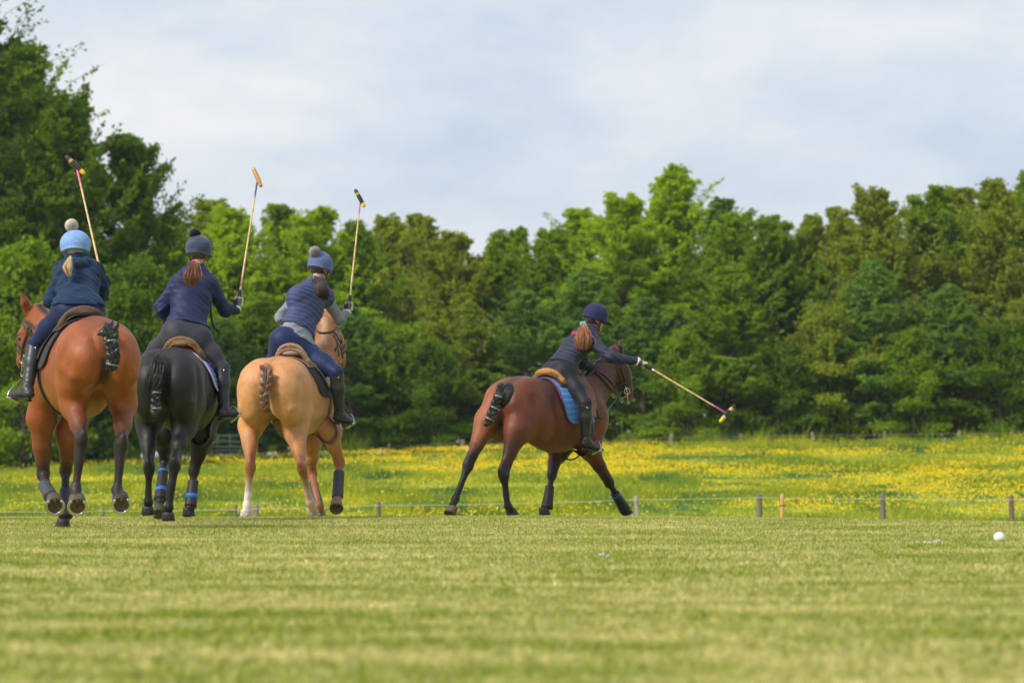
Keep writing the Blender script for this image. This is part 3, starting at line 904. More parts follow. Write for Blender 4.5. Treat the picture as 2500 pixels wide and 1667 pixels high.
M = dict(coat=fur('horse_coat'), black_coat=fur('black_horse_coat', .46, spec=.36), skin=MT('skin', .5).m, fleece=cloth('fleece'), soft=cloth('softshell', .62, .3, 9, .15, spec=.35),
         quilt=cloth('quilted_nylon', .62, .2, 22, .1, spec=.25), stretch=cloth('stretch_breeches', .62, .22, 7, .2, spec=.3),
         knit=cloth('knit_cover', .75, .15, 40, .3), boot=leather('black_boot_leather', .42, .35, 22), tack=leather('tack_leather', .45), suede=leather('saddle_suede', .8, .1, 45),
         neoprene=leather('leg_boot_shell', .6, .15, 60), hoof=leather('hoof_horn', .6, .5, 50), steel=MT('polished_steel', .25, Metallic=1.0).base((.62, .62, .63)).m,
         cane=MT('bamboo_cane', .4).m, paint=MT('glossy_paint', .3).m)
for k_ in ('skin', 'cane', 'paint'):
    t_ = M[k_].node_tree; a_ = t_.nodes.new('ShaderNodeAttribute'); a_.attribute_name = 'Col'
    t_.links.new(a_.outputs['Color'], t_.nodes['Principled BSDF'].inputs['Base Color'])
M['skin'].node_tree.nodes['Principled BSDF'].inputs['Subsurface Weight'].default_value = .12
M['skin'].node_tree.nodes['Principled BSDF'].inputs['Subsurface Scale'].default_value = .01
_h = MT('hair', .38); _n = _h.noise(260, 2, .5)
_h.base(_h.mix(1.0, _h.attr(), _h.ramp(_n, [(.3, (.7, .7, .7)), (.7, (1.3, 1.3, 1.3))]), 'MULTIPLY')); _h.b.inputs['Specular IOR Level'].default_value = .6
M['hair'] = _h.m

def strands(name, pts, rad, n, cols, mat, parent, seed=0, w=.0019, seg=16, fly=.15, out=.12, flare=None, end_jit=.2, flat=None):
    """a lock of hair: n tapered tubes that follow a spline inside a radius profile"""
    rs = np.random.RandomState(seed)
    C = spline(pts, seg)
    rr = np.interp(np.linspace(0, 1, seg), np.linspace(0, 1, len(rad)), rad)
    T = np.gradient(C, axis=0); T /= np.linalg.norm(T, axis=1, keepdims=True)
    U = np.cross(T, [0.13, 1, .1]); U /= np.linalg.norm(U, axis=1, keepdims=True); W = np.cross(T, U)
    b = MB()
    cols = np.asarray(cols, float)
    for i in range(n):
        a = rs.uniform(0, 2 * np.pi); q = math.sqrt(rs.rand()) * (1 if rs.rand() > out else rs.uniform(1.1, 1.6)); tw = rs.normal(0, 1.1)
        L = int(seg * (1 - end_jit * rs.rand())); L = max(4, L)
        ph = rs.uniform(0, 6.28); am = rs.uniform(0, fly)
        t = np.linspace(0, 1, seg)[:L]
        aa = a + tw * t; qq = q * (1 + am * np.sin(ph + t * 7) * t)
        P = C[:L] + (np.cos(aa) * qq * rr[:L])[:, None] * U[:L] * (1 if flat is None else flat) + (np.sin(aa) * qq * rr[:L])[:, None] * W[:L]
        c = cols[rs.randint(len(cols))] * rs.uniform(.75, 1.25)
        wd_ = w * np.interp(t / t[-1], [0, .15, .8, 1], [.7, 1.1, .9, .15])
        b.tube(P, wd_, 4, col=np.clip(c, 0, 1))
    return b.build(name, mat, parent)
# ------------------------------------------------------------------ horses
def blend(c, tgt, m): m = np.clip(m, 0, 1)[:, None]; return c * (1 - m) + np.asarray(tgt) * m

class Horse:
    """local frame: f forward, r to its right, z up; origin on the ground under the hips"""
    def __init__(s, px, d, yaw, sc, zoff, cols, label, mat='coat', wr=1.0, tb=0.):
        s.wr = wr; s.tb = tb
        s.O = np.array([(px - CX) * d / F, d, zoff]); s.yaw = R(yaw); s.sc = sc
        s.Fv = np.array([math.sin(s.yaw), math.cos(s.yaw), 0]); s.Rv = np.array([math.cos(s.yaw), -math.sin(s.yaw), 0]); s.Uv = np.array([0, 0, 1.])
        s.A = np.stack([s.Fv, s.Rv, s.Uv]); s.c = cols; s.f = Field(); s.mat = M[mat]
        s.root = empty('polo_pony', (s.O[0], s.O[1], 0), label, 'horse', 'polo ponies being ridden')
        s.trunk()
    def L(s, f, r, z): return s.O + s.sc * (s.Fv * f + s.Rv * r + s.Uv * z)
    def atr(s, px, py, r):
        """point seen at (px, py) that lies r to the right of the horse's spine plane"""
        a = (px - CX) / F; d = (r * s.sc + s.O @ s.Rv) / (a * s.Rv[0] + s.Rv[1])
        return J(px, py, d)
    def atf(s, px, py, f):
        a = (px - CX) / F; d = (f * s.sc + s.O @ s.Fv) / (a * s.Fv[0] + s.Fv[1])
        return J(px, py, d)
    def e(s, f, r, z, rf, rr, rz, k=.07, col='body', pitch=0, yaw=0, sub=False):
        A = s.A
        if pitch or yaw:
            cp, sp = math.cos(R(pitch)), math.sin(R(pitch)); cy, sy = math.cos(R(yaw)), math.sin(R(yaw))
            fv = s.Fv * cy + s.Rv * sy; rv = -s.Fv * sy + s.Rv * cy
            A = np.stack([fv * cp + s.Uv * sp, rv, -fv * sp + s.Uv * cp])
        s.f.ell(s.L(f, r, z), np.array([rf, rr, rz]) * s.sc, A, k * s.sc, s.c.get(col, s.c['body']), sub)
    def trunk(s):
        s.e(.62, 0, 1.13, .56, .285, .325, .05, 'side', pitch=-3)
        s.e(.62, 0, .98, .42, .20, .20, .08, 'belly')
        s.e(.40, 0, 1.27, .50, .215, .215, .08, 'top')
        s.e(.06, 0, 1.26, .40, .235, .27, .08, 'top', pitch=6)
        for q in (-1, 1):
            w, t = s.wr, s.tb
            s.e(-.04, q * .125 * w, 1.235, .33, .180 * w, .27 - t * .5, .045, 'rump', pitch=12)
            s.e(-.12, q * .165 * w, 1.12 + t * .6, .19, .125 * w, .25 - t * .6, .06, 'rump', pitch=-10)
            s.e(-.225, q * .115 * w, 1.14 + t, .11, .095 * w, .20, .05, 'rump', pitch=-8)
            s.f.cone(s.L(-.275, q * .130 * w, 1.32), s.L(-.245, q * .205 * w, 1.05 + t * .5), .045 * s.sc, .058 * s.sc, .028, s.c['rump'], s.c['rump'])
            s.f.cone(s.L(-.17, q * .315 * w, 1.30), s.L(-.13, q * .305 * w, 1.00 + t * .5), .036 * s.sc, .040 * s.sc, .07, sub=True)
            s.f.cone(s.L(.34, q * .335, 1.22), s.L(.27, q * .315, .98), .030 * s.sc, .03 * s.sc, .07, sub=True)
            s.e(.12, q * .175 * w, 1.06, .20, .115 * w, .20, .06, 'rump', pitch=25)
            s.e(.17, q * .185, 1.36, .13, .06, .06, .06, 'top')
            s.e(1.07, q * .165, 1.16, .17, .10, .30, .06, 'side', pitch=15)
            s.e(.98, q * .10, 1.36, .18, .06, .14, .06, 'top', pitch=20)
            s.e(1.21, q * .105, 1.06, .12, .115, .15, .05, 'side')
        s.e(.98, 0, 1.15, .36, .245, .33, .07, 'side')
        s.e(.92, 0, 1.43, .30, .07, .095, .09, 'top')
        s.e(1.18, 0, 1.12, .18, .20, .22, .06, 'side')
        s.e(-.30, 0, 1.36, .085, .06, .10, .05, 'top')     # dock
    def leg_hind(s, side, stifle, hock, fet, cor, top_c='rump', low='low', sock=None, rg=.13, hipf=-.05, rt=.13):
        c = s.c; k = s.sc; f = s.f
        q = 1 if side > 0 else -1
        hip = s.L(hipf, q * .15 * s.wr, 1.14)
        f.cone(hip, stifle, .15 * k, rt * k, .09 * k, c['rump'], c['rump'], s.Rv, .82)
        m = (stifle * .5 + hock * .5)
        back = -s.Fv
        f.cone(stifle, m, rt * .98 * k, .072 * k, .07 * k, c['rump'], c['mid'], s.Rv, .8)
        f.cone(stifle + back * .05, m + back * .03, .08 * k, .055 * k, .05 * k, c['rump'], c['mid'])
        f.cone(m, hock, .068 * k, .046 * k, .04 * k, c['mid'], c[low], s.Rv, .85)
        ax = nrm(hock - fet)
        f.cone(m + back * .045 * k, hock + back * .045 * k + ax * .055 * k, .022 * k, .024 * k, .03, c['mid'], c[low])   # tendon to point of hock
        f.cone(hock + back * .04 * k + ax * .03 * k, hock - ax * .06 * k + back * .01, .030 * k, .034 * k, .02, c[low], c[low])
        f.ell(hock, np.array([.055, .052, .06]) * k, s.A, .03 * k, c[low])
        f.cone(hock - ax * .05 * k, fet + ax * .05 * k, .038 * k, .029 * k, .02, c[low], c[sock or low])
        f.cone(hock - ax * .05 * k + back * .02, fet + ax * .04 * k + back * .014, .022 * k, .02 * k, .015, c[low], c[sock or low])
        s._foot(fet, cor, sock or low)
        s.col_leg = None
        return s
    def leg_fore(s, side, elbow, knee, fet, cor, low='low', re=.105):
        c = s.c; k = s.sc; f = s.f; q = 1 if side > 0 else -1
        sh = s.L(1.12, q * .15, 1.14)
        f.cone(sh, elbow, .13 * k, re * k, .06 * k, c['side'], c['side'])
        m = elbow * .5 + knee * .5
        f.cone(elbow, m, re * k, .066 * k, .05 * k, c['side'], c['mid'])
        f.cone(m, knee, .066 * k, .045 * k, .03 * k, c['mid'], c[low])
        ax = nrm(knee - fet)
        f.ell(knee, np.array([.05, .048, .06]) * k, s.A, .025 * k, c[low])
        f.cone(knee, fet + ax * .04 * k, .036 * k, .029 * k, .02, c[low], c[low])
        s._foot(fet, cor, low)
    def _foot(s, fet, cor, low):
        c = s.c; k = s.sc; f = s.f
        f.ell(fet, np.array([.044, .040, .045]) * k, s.A, .02 * k, c[low])
        f.cone(fet, cor, .034 * k, .040 * k, .02, c[low], c[low])
    def hoof(s, cor, sole, fwd, col=(.055, .045, .038), shoe=True, big=1.0, dirty=True):
        """hoof from the coronet ring to the sole centre; fwd points to the toe"""
        k = s.sc * big
        up = nrm(cor - sole); fw = nrm(np.asarray(fwd, float) - up * np.dot(fwd, up)); sd = np.cross(fw, up)
        hgt = .075 * k
        n = 22; th = np.linspace(0, 2 * np.pi, n, endpoint=False)
        top = sole + up * hgt - fw * .018 * k
        b = MB(); rings = []
        def ring(c0, rx, rf, heel=1.0):
            return np.array([c0 + sd * rx * math.sin(a) + fw * rf * (math.cos(a) if math.cos(a) > 0 else math.cos(a) * heel) for a in th])
        prof = [(-.012, .042, .042, 1.0), (0, .047, .047, 1.), (.35, .052, .054, .95), (.8, .058, .063, .85), (1.0, .060, .066, .80)]
        V = [ring(top + (sole - top) * t, rx * k, rf * k, hl) for t, rx, rf, hl in prof]
        V.append(ring(sole, .050 * k, .054 * k, .72)); V.append(ring(sole + up * .010 * k, .044 * k, .048 * k, .68)); V.append(ring(sole + up * .013 * k, .001, .001))
        W = np.concatenate(V); fs = []
        for i in range(len(V) - 1):
            for j in range(n): fs.append((i * n + j, (i + 1) * n + j, (i + 1) * n + (j + 1) % n, i * n + (j + 1) % n))
        fs.append(tuple(range(n)))
        cc = np.tile(col, (len(W), 1)); cc[5 * n:] = (.10, .065, .035) if dirty else col
        b.add(W, fs, cc)
        # frog
        fr = [sole + up * .012 * k + fw * .022 * k, sole + up * .010 * k - fw * .01 * k, sole + up * .006 * k - fw * .043 * k]
        b.tube(fr, [.002 * k, .009 * k, .015 * k], 8, flat=(up, .6), col=(.085, .055, .032))
        for q in (-1, 1):   # heel bulbs
            b.tube([sole + up * .05 * k - fw * .044 * k + sd * q * .016 * k, sole + up * .03 * k - fw * .049 * k + sd * q * .019 * k, sole + up * .010 * k - fw * .045 * k + sd * q * .022 * k], [.010 * k, .013 * k, .008 * k], 10, col=np.asarray(col) * 1.1)
        ho = b.build('hoof', M['hoof'], s.root)
        if shoe:
            b = MB(); ta = np.linspace(-2.45, 2.45, 30)
            P = np.array([sole - up * .003 * k + sd * .054 * k * math.sin(a) + fw * .0585 * k * (math.cos(a) if math.cos(a) > 0 else math.cos(a) * .78) for a in ta])
            b.tube(P, .0095 * k, 8, flat=(up, .5))
            b.build('horseshoe', M['steel'], ho)
    def neck(s, poll, muz, hyaw=None, thick=1.0, base_f=1.16, mid_side=0., hs=1.12):
        """neck from withers/chest to the poll, head from poll to muzzle"""
        c = s.c; k = s.sc; f = s.f
        b0 = s.L(1.14, 0, 1.22); b1 = s.L(1.02, 0, 1.36)
        m = (b0 * .5 + poll * .5) + s.Rv * mid_side
        hd = nrm(muz - poll)
        lat = nrm(np.cross(poll - b0, nrm(s.Fv + (poll - b0) * .001) if abs(np.dot(nrm(poll - b0), s.Fv)) < .9 else s.Uv))
        lat_n = s.Rv if abs(mid_side) < 1e-6 else nrm(s.Rv)
        nc = c.get('neck', c['side'])
        f.cone(b0, m, .235 * k, .165 * k * thick, .09 * k, c['side'], nc, lat_n, .66)
        hy = s.yaw if hyaw is None else R(hyaw)
        lat_h = np.array([math.cos(hy), -math.sin(hy), 0]); hd0 = hd
        lat_h = nrm(lat_h - hd * np.dot(lat_h, hd)); fwd_h = np.array([math.sin(hy), math.cos(hy), 0])
        la = nrm(lat_n * np.sign(np.dot(lat_n, lat_h)) + lat_h)
        f.cone(m, poll - hd * .01, .165 * k * thick, .105 * k, .06 * k, nc, nc, la, .68)
        f.cone(b1, m + nrm(poll - m) * .05, .12 * k, .10 * k, .09 * k, c['top'], nc, lat_n, .6)
        s.nk = (b1, m + nrm(poll - m) * .05, poll)
        # head frame
        fr = nrm(np.cross(lat_h, hd)); 
        if np.dot(fr, fwd_h) < 0: fr = -fr            # towards the forehead side
        k = s.sc * hs
        s.hd, s.lat_h, s.fr, s.poll, s.muz = hd, lat_h, fr, poll, muz
        H = lambda t, u=0., w=0.: poll + hd * t * k + fr * u * k + lat_h * w * k
        s.H = H
        ln = np.linalg.norm(muz - poll) / k; s.hk = k
        s.hl = ln
        hc = c.get('head', c['side'])
        f.cone(H(.02, -.02), H(.20, -.01), .098 * k, .100 * k, .04 * k, hc, hc, lat_h, .86)
        f.cone(H(.18, .0), H(ln * .80, .005), .092 * k, .058 * k, .04 * k, hc, hc, lat_h, .80)
        f.cone(H(ln * .80, -.005), H(ln * .97, -.012), .060 * k, .050 * k, .03 * k, hc, c.get('muzzle', hc), lat_h, .92)
        for q in (-1, 1):
            f.ell(H(.16, -.075, q * .035), np.array([.105, .032, .085]) * k, np.stack([hd, lat_h, fr]), .035 * k, hc)   # cheek
            f.cone(H(.20, -.10, q * .028), H(ln * .82, -.052, q * .018), .030 * k, .022 * k, .03 * k, hc, hc)
            f.ell(H(.155, .055, q * .062), np.array([.035, .016, .020]) * k, np.stack([hd, lat_h, fr]), .02 * k, hc)   # brow over the eye
            f.cone(H(.30, .0, q * .055), H(.40, -.005, q * .045), .008, .006, .02, hc, hc)
            f.ell(H(ln * .95, .022, q * .035), np.array([.022, .014, .018]) * k, np.stack([hd, lat_h, fr]), .012 * k, hc)
            f.ell(H(ln * .965, .025, q * .047), np.array([.012, .010, .008]) * k, np.stack([hd, lat_h, fr]), .006, (.02, .015, .015), sub=True)
        f.cone(H(ln * .93, -.05), H(ln * .99, -.035), .026 * k, .022 * k, .02, hc, c.get('muzzle', hc))
    def ears(s, tips, col=None):
        k = s.hk * 1.05
        for (q, tip) in tips:
            base = s.H(-.02, .05, q * .05)
            s.f.cone(base, base * .55 + tip * .45, .030 * k, .034 * k, .015, s.c.get('head', s.c['side']), s.c.get('ear', s.c.get('head', s.c['side'])), s.fr, .62)
            s.f.cone(base * .55 + tip * .45, tip, .034 * k, .006, .01, s.c.get('head', s.c['side']), s.c['low'], s.fr, .6)
            fo = nrm(s.fr)
            s.f.cone(base * .7 + tip * .3 + fo * .028 * k, base * .2 + tip * .8 + fo * .018 * k, .017 * k, .008 * k, .008, sub=True)
    def eyes(s):
        for q in (-1, 1):
            b = MB(); c0 = s.H(.175, .040, q * .070)
            vs, fs = [], []
            for i in range(9):
                for j in range(12):
                    a = math.pi * i / 8; t = 2 * math.pi * j / 12
                    vs.append(c0 + .019 * s.hk * np.array([math.sin(a) * math.cos(t), math.sin(a) * math.sin(t), math.cos(a)]))
            for i in range(8):
                for j in range(12): fs.append((i * 12 + j, (i + 1) * 12 + j, (i + 1) * 12 + (j + 1) % 12, i * 12 + (j + 1) % 12))
            b.add(vs, fs, (.012, .008, .006)); b.build('eye', M['paint'], s.root)
    def finish(s, h=.0125, paint=None, disp=True):
        # muscle relief and veins: broad low noise so the skin does not look moulded
        O, A, k = s.O, s.A, s.sc
        rs = np.random.RandomState(int(abs(O[0]) * 100))
        ph = rs.uniform(0, 6, 6)
        def dsp(P):
            q = (P - O) @ A.T / k
            return .0038 * (np.sin(q[:, 0] * 17 + ph[0] + 2 * np.sin(q[:, 2] * 9)) * np.sin(q[:, 2] * 13 + ph[1]) + .6 * np.sin(q[:, 1] * 23 + q[:, 2] * 19 + ph[2]))
        s.f.disp = dsp
        def mane(V, c):
            if hasattr(s, 'nk'):
                b1, m, pl = s.nk
                for a, b in ((b1, m), (m, pl)):
                    ab = b - a; t = np.clip((V - a) @ ab / (ab @ ab), -.05, 1.05); w = V - a - t[:, None] * ab
                    up = nrm(-s.Fv * .6 + s.Uv); up = nrm(up - nrm(ab) * np.dot(up, nrm(ab)))
                    lat = np.linalg.norm(w - np.outer(w @ up, up) - np.outer(w @ nrm(ab), nrm(ab)), axis=1)
                    c = blend(c, s.c.get('mane', s.c['low']), np.clip(1.5 - lat / .028, 0, 1) * np.clip((w @ up - .03) / .03, 0, 1) * ((t > -.04) & (t < 1.04)))
            return paint(V, c) if paint else c
        s.body = s.f.obj('body', h * (1 if 'hifi' not in SKIP else 1.6), s.mat, s.root, tau=.03 * s.sc, paint=mane)
    def strap(s, pts, w=.011, col=(.035, .026, .022), name='strap', parent=None, nrmls=None, n=None, thick=.3, mat='tack'):
        b = MB()
        P = spline(pts, n or max(8, len(pts) * 4)) if n != 0 else np.asarray(pts)
        if nrmls is None:
            e = .006; G = np.stack([s.f.dist(P + np.eye(3)[i] * e) - s.f.dist(P - np.eye(3)[i] * e) for i in range(3)], 1)
            nrmls = G / np.maximum(np.linalg.norm(G, axis=1, keepdims=True), 1e-9)
        b.tube(P, w, 8, flat=(nrmls, thick), col=col)
        return b.build(name, M[mat], parent or s.root)
    def hring(s, t, tilt=0., w=.010, off=.004, a0=0, a1=2 * math.pi, b=None, col=(.035, .026, .022), u0=-.02):
        """strap round the head at distance t below the poll"""
        cdir = nrm(s.hd + s.fr * tilt); u = nrm(s.fr - cdir * np.dot(s.fr, cdir)); w_ = s.lat_h
        cl = a1 - a0 > 6.2
        P, dirs = ring_on(s.f, s.H(t, u0), cdir, u, w_, 30, off, .21 * s.hk, a0, a1, cl)
        b.tube(P, w, 8, flat=(dirs, .3), col=col, closed=cl)
        return P
    def bridle(s, reins=(), col=(.03, .023, .02), bit=True):
        k = s.hk; ln = s.hl
        b = MB()
        crown = s.hring(.015, tilt=-.35, w=.013 * k, b=b, col=col)
        brow = s.hring(.085, tilt=.25, w=.010 * k, b=b, col=col, a0=-1.9, a1=1.9)
        nose = s.hring(ln * .60, tilt=.1, w=.013 * k, b=b, col=col)
        jaw = s.hring(ln * .74, tilt=.2, w=.009 * k, b=b, col=col)
        for q in (-1, 1):
            for u_, w2 in ((-.012, .009), (-.048, .007)):
                st = [s.H(t, u_ * (1 + t), q * .17) for t in np.linspace(.03, ln * .80, 9)]
                P = march(s.f, st, np.tile(-q * s.lat_h, (9, 1)), .006)
                b.tube(P, w2 * k, 8, flat=(s.lat_h, .32), col=col)
            st = [s.H(t, -.03 - .6 * (t - .03), q * .17) for t in np.linspace(.02, .17, 6)]
            P = march(s.f, st, np.tile(-q * s.lat_h, (6, 1)), .006); b.tube(P, .007 * k, 8, flat=(s.lat_h, .3), col=col)
        br = b.build('bridle', M['tack'], s.root)
        s.bitp = {}
        if bit:
            for q in (-1, 1):
                b = MB()
                c0 = march(s.f, [s.H(ln * .80, -.03, q * .17)], [-q * s.lat_h], .012)[0]
                s.bitp[q] = c0
                th = np.linspace(0, 2 * np.pi, 16, endpoint=False)
                b.tube(c0 + (np.cos(th)[:, None] * s.hd + np.sin(th)[:, None] * s.fr) * .030 * k, .0045 * k, 6, closed=True)
                b.tube([c0 - s.hd * .055 * k, c0, c0 + s.hd * .045 * k - s.fr * .012 * k, c0 + s.hd * .10 * k - s.fr * .03 * k], .0055 * k, 6)
                th2 = th; c1 = c0 + s.hd * .108 * k - s.fr * .032 * k
                b.tube(c1 + (np.cos(th)[:, None] * s.hd + np.sin(th)[:, None] * s.fr) * .012 * k, .003 * k, 6, closed=True)
                for i in range(7):
                    cc = c0 + s.hd * .04 * k - s.fr * (.02 + .013 * i) * k
                    b.tube([cc, cc - s.fr * .008 * k + s.lat_h * q * .003], .0045 * k, 5)
                b.build('bit', M['steel'], br)
        return br
    def legboot(s, a, b_, ra, rb, col, straps=(), strap_col=(.02, .16, .55), ridge=True, bell=True, fetlock=None):
        """hard shell boot round the cannon, a = top, b_ = bottom"""
        ax = nrm(b_ - a); n = 20
        b = MB(); ts = np.linspace(0, 1, 22)
        r = ra + (rb - ra) * ts ** 1.6
        if ridge: r = r * (1 + .035 * np.abs(np.sin(ts * 14)))
        r[0] *= .88; r[-1] *= .95
        P = a + (b_ - a) * ts[:, None]
        b.tube(P, r, n, col=col)
        o = b.build('leg_boot', M['neoprene'], s.root)
        for t, wd_ in straps:
            bb = MB(); c0 = a + (b_ - a) * t; rr = ra + (rb - ra) * t ** 1.6
            bb.tube([c0 - ax * wd_, c0 - ax * wd_ * .9, c0 + ax * wd_ * .9, c0 + ax * wd_], [rr * .95, rr * 1.06 + .002, rr * 1.06 + .002, rr * .95], n, col=strap_col)
            bb.build('boot_strap', M['neoprene'], o)
        return o
    def bulb_tail(s, pts, rad, col, mat='hair', bands=(), seed=1, hairs=60, hc=None, hair_len=None, name='tail'):
        """tied up polo tail: plaited lobes taped at intervals with loose hair on the surface"""
        f = Field(); rs = np.random.RandomState(seed)
        P = spline(pts, 60); LL = np.sum(np.linalg.norm(np.diff(P, axis=0), axis=1))
        nl = max(8, int(LL / (np.mean(rad) * .62))); P = spline(pts, nl)
        rr = np.interp(np.linspace(0, 1, nl), np.linspace(0, 1, len(rad)), rad)
        T = np.gradient(P, axis=0); T /= np.linalg.norm(T, axis=1, keepdims=True)
        for i in range(nl):
            sg = 1 if i % 2 else -1
            w = nrm(np.cross(T[i], [0, 1, 0]))
            cc = np.asarray(col[rs.randint(len(col))]) * rs.uniform(.7, 1.3)
            d1 = nrm(T[i] * 1.0 - w * sg * .9)
            f.ell(P[i] + w * sg * rr[i] * .40 + np.array([0, -1, 0]) * rr[i] * (.15 + .1 * rs.rand()), np.array([.95, .72, .50]) * rr[i] * rs.uniform(.88, 1.12), np.stack([d1, np.array([0, 1., 0]), nrm(np.cross(d1, [0, 1, 0]))]), .010, cc)
        f.chain(list(P), list(rr * .55), .01, tuple(np.asarray(col[0]) * .8))
        f.disp = lambda Q: .0018 * np.sin(Q[..., 0] * 420 + Q[..., 2] * 500) 
        P = spline(pts, 26); rr = np.interp(np.linspace(0, 1, 26), np.linspace(0, 1, len(rad)), rad)
        T = np.gradient(P, axis=0); T /= np.linalg.norm(T, axis=1, keepdims=True)
        t_ = f.obj(name, .005 if 'hifi' not in SKIP else .01, M[mat], s.root, tau=.006)
        strands('tail_hair', pts, [r_ * 1.02 for r_ in rad], 190, col, M['hair'], t_, seed=seed + 40, w=.0020, out=.04, fly=.1, end_jit=.6)
        b = MB()
        for i in range(int(hairs * 1.2)):
            q = rs.uniform(0, .98); j = int(q * 25); rj = rr[j]
            a = rs.uniform(0, 6.28); w = nrm(np.cross(T[j], [0, 1, 0])); v = np.cross(T[j], w)
            p0 = P[j] + (w * math.cos(a) + v * math.sin(a)) * rj * .85
            p1 = p0 + (w * math.cos(a) + v * math.sin(a)) * rs.uniform(.001, .009) + T[j] * rs.uniform(.01, .04) + rs.normal(0, .003, 3)
            p2 = p1 + T[j] * rs.uniform(.005, .03) + rs.normal(0, .005, 3)
            b.tube([p0, p1, p2], [.0022, .0018, .0006], 4, col=np.asarray(col[rs.randint(len(col))]))
        if hairs: b.build('loose_hair', M['hair'], t_)
        for q in bands:
            j = int(q * 25); bb = MB()
            c0 = P[j]; bb.tube([c0 - T[j] * .007, c0 - T[j] * .005, c0 + T[j] * .005, c0 + T[j] * .007], np.array([.95, 1.0, 1.0, .95]) * rr[j] * 1.12, 14, col=(.3, .32, .36))
            bb.build('tail_tape', M['tape'], t_)
        return t_
    # ---------------------------------------------------------------- saddle and pad
    def hug(s, fs, ang, off, center=1.12):
        """point on the horse's side: f = along the back, ang = degrees down from the spine (+ right side)"""
        a = np.radians(ang); C = np.array([s.L(f, 0, center) for f in np.atleast_1d(fs)])
        D = np.outer(np.sin(a), s.Rv) + np.outer(np.cos(a), s.Uv)
        return march(s.f, C + D * .75 * s.sc, -D, off)
    def cover(s, name, rows, off, thick, mat, parent, col, nu=26, nv=40, disp=None, edge=None, colf=None):
        """rows(v) -> (f_rear, f_front) for v = angle in degrees from the left lower edge to the right lower edge"""
        v0, v1 = rows('range'); vs = np.linspace(v0, v1, nv)
        Pf = []; An = []
        for v in vs:
            a, b = rows(v); Pf.append(np.linspace(a, b, nu)); An.append(np.full(nu, v))
        Pf = np.concatenate(Pf); An = np.concatenate(An)
        base = s.hug(Pf, An, off)
        a = np.radians(An); D = np.outer(np.sin(a), s.Rv) + np.outer(np.cos(a), s.Uv)
        uu = np.tile(np.linspace(0, 1, nu), nv); vv = np.repeat(np.linspace(0, 1, nv), nu)
        dd = np.zeros(len(base)) if disp is None else disp(uu, vv)
        outer = base + D * (thick + dd)[:, None]
        inner = base
        V = np.concatenate([outer, inner]); n = nu * nv; fs = []
        for i in range(nv - 1):
            for j in range(nu - 1):
                q = i * nu + j
                fs.append((q, q + 1, q + nu + 1, q + nu)); fs.append((n + q, n + q + nu, n + q + nu + 1, n + q + 1))
        for i in range(nv - 1):
            for j in (0, nu - 1):
                q = i * nu + j; w = q + nu
                fs.append((q, w, n + w, n + q) if j == 0 else (w, q, n + q, n + w))
        for j in range(nu - 1):
            for i in (0, nv - 1):
                q = i * nu + j; w = q + 1
                fs.append((w, q, n + q, n + w) if i == 0 else (q, w, n + w, n + q))
        b = MB(); cc = np.tile(col, (len(V), 1)) if colf is None else np.tile(colf(uu, vv), (2, 1))
        b.add(V, fs, cc)
        o = b.build(name, M[mat], parent)
        if edge:
            eb = MB()
            idx = [i * nu for i in range(nv)]
            eb.tube(outer[idx], edge[0], 6, col=edge[1])
            idx = [j for j in range(nu)]; eb.tube(outer[idx], edge[0], 6, col=edge[1])
            idx = [(nv - 1) * nu + j for j in range(nu)]; eb.tube(outer[idx], edge[0], 6, col=edge[1])
            eb.build('pad_binding', M[mat], o)
        return o
    def saddle(s, label, pad_col, seat_col, flap_col, binding=None, quilt=True, under=(.02, .02, .02), pad_lo=(-84, 84), cantle_h=.085, binding2=None, f0=.46, fl_a=72, padf=0.):
        k = s.sc
        rt = empty('saddle', tuple(s.L(.72, 0, 1.5)), label, 'saddle', 'saddles on the ponies')
        c0 = f0 - .06
        def prow(v):
            if isinstance(v, str): return pad_lo
            a = abs(v) / max(abs(pad_lo[0]), abs(pad_lo[1])); return (c0 + .02 + padf * math.sin(min(1, a * 1.6) * math.pi / 2) + .11 * a ** 1.6 + .10 * max(0, a - .85) ** 2 * 30, c0 + .50 + .0 * a)
        if quilt:
            dq = lambda u, v: .006 * np.abs(np.sin(v * 62)) * (0.75 + .25 * np.abs(np.sin(u * 30))) * (np.minimum(u, 1 - u) > .02)
        else: dq = None
        def cf(u, v):
            base = np.tile(np.asarray(pad_col, float), (len(u), 1))
            if quilt:
                ln_ = np.abs(np.sin(v * 62 + .25 * np.sin(u * 60))) < .16; base[ln_] *= .45
            return base
        pad = s.cover('saddle_pad', prow, .010, .012, 'pad', rt, pad_col, 30, 110, dq, (.008, binding) if binding else None, cf)
        if binding2:
            pass
        # flaps with seat skirt
        def frow(v):
            if isinstance(v, str): return (-fl_a, fl_a)
            a = abs(v) / fl_a; return (f0 + .05 + .20 * a ** 1.0, f0 + .43 + .03 * math.sin(a * 3.0))
        s.cover('flap', frow, .034, .008, 'tack', rt, flap_col, 18, 50)
        def urow(v):
            if isinstance(v, str): return (-34, 34)
            return (f0 - .03, f0 + .50)
        s.cover('panel', urow, .026, .012, 'tack', rt, under, 18, 24)
        # seat
        f = Field()
        back = lambda ff, rr_, up: s.hug([ff], [math.degrees(math.atan2(rr_, .33))], .04)[0] + s.Uv * up * k
        prev = None
        arc = [(-.165, .000, .06), (-.135, .045, .03), (-.08, cantle_h * .9, .005), (0, cantle_h, -.005), (.08, cantle_h * .9, .005), (.135, .045, .03), (.165, .0, .06)]
        pts = [back(f0 + df, r_, up) for r_, up, df in arc]
        PP = spline(pts, 19)
        for a, b in zip(PP[:-1], PP[1:]): f.cone(a, b, .016 * k, .016 * k, .012, seat_col, seat_col)
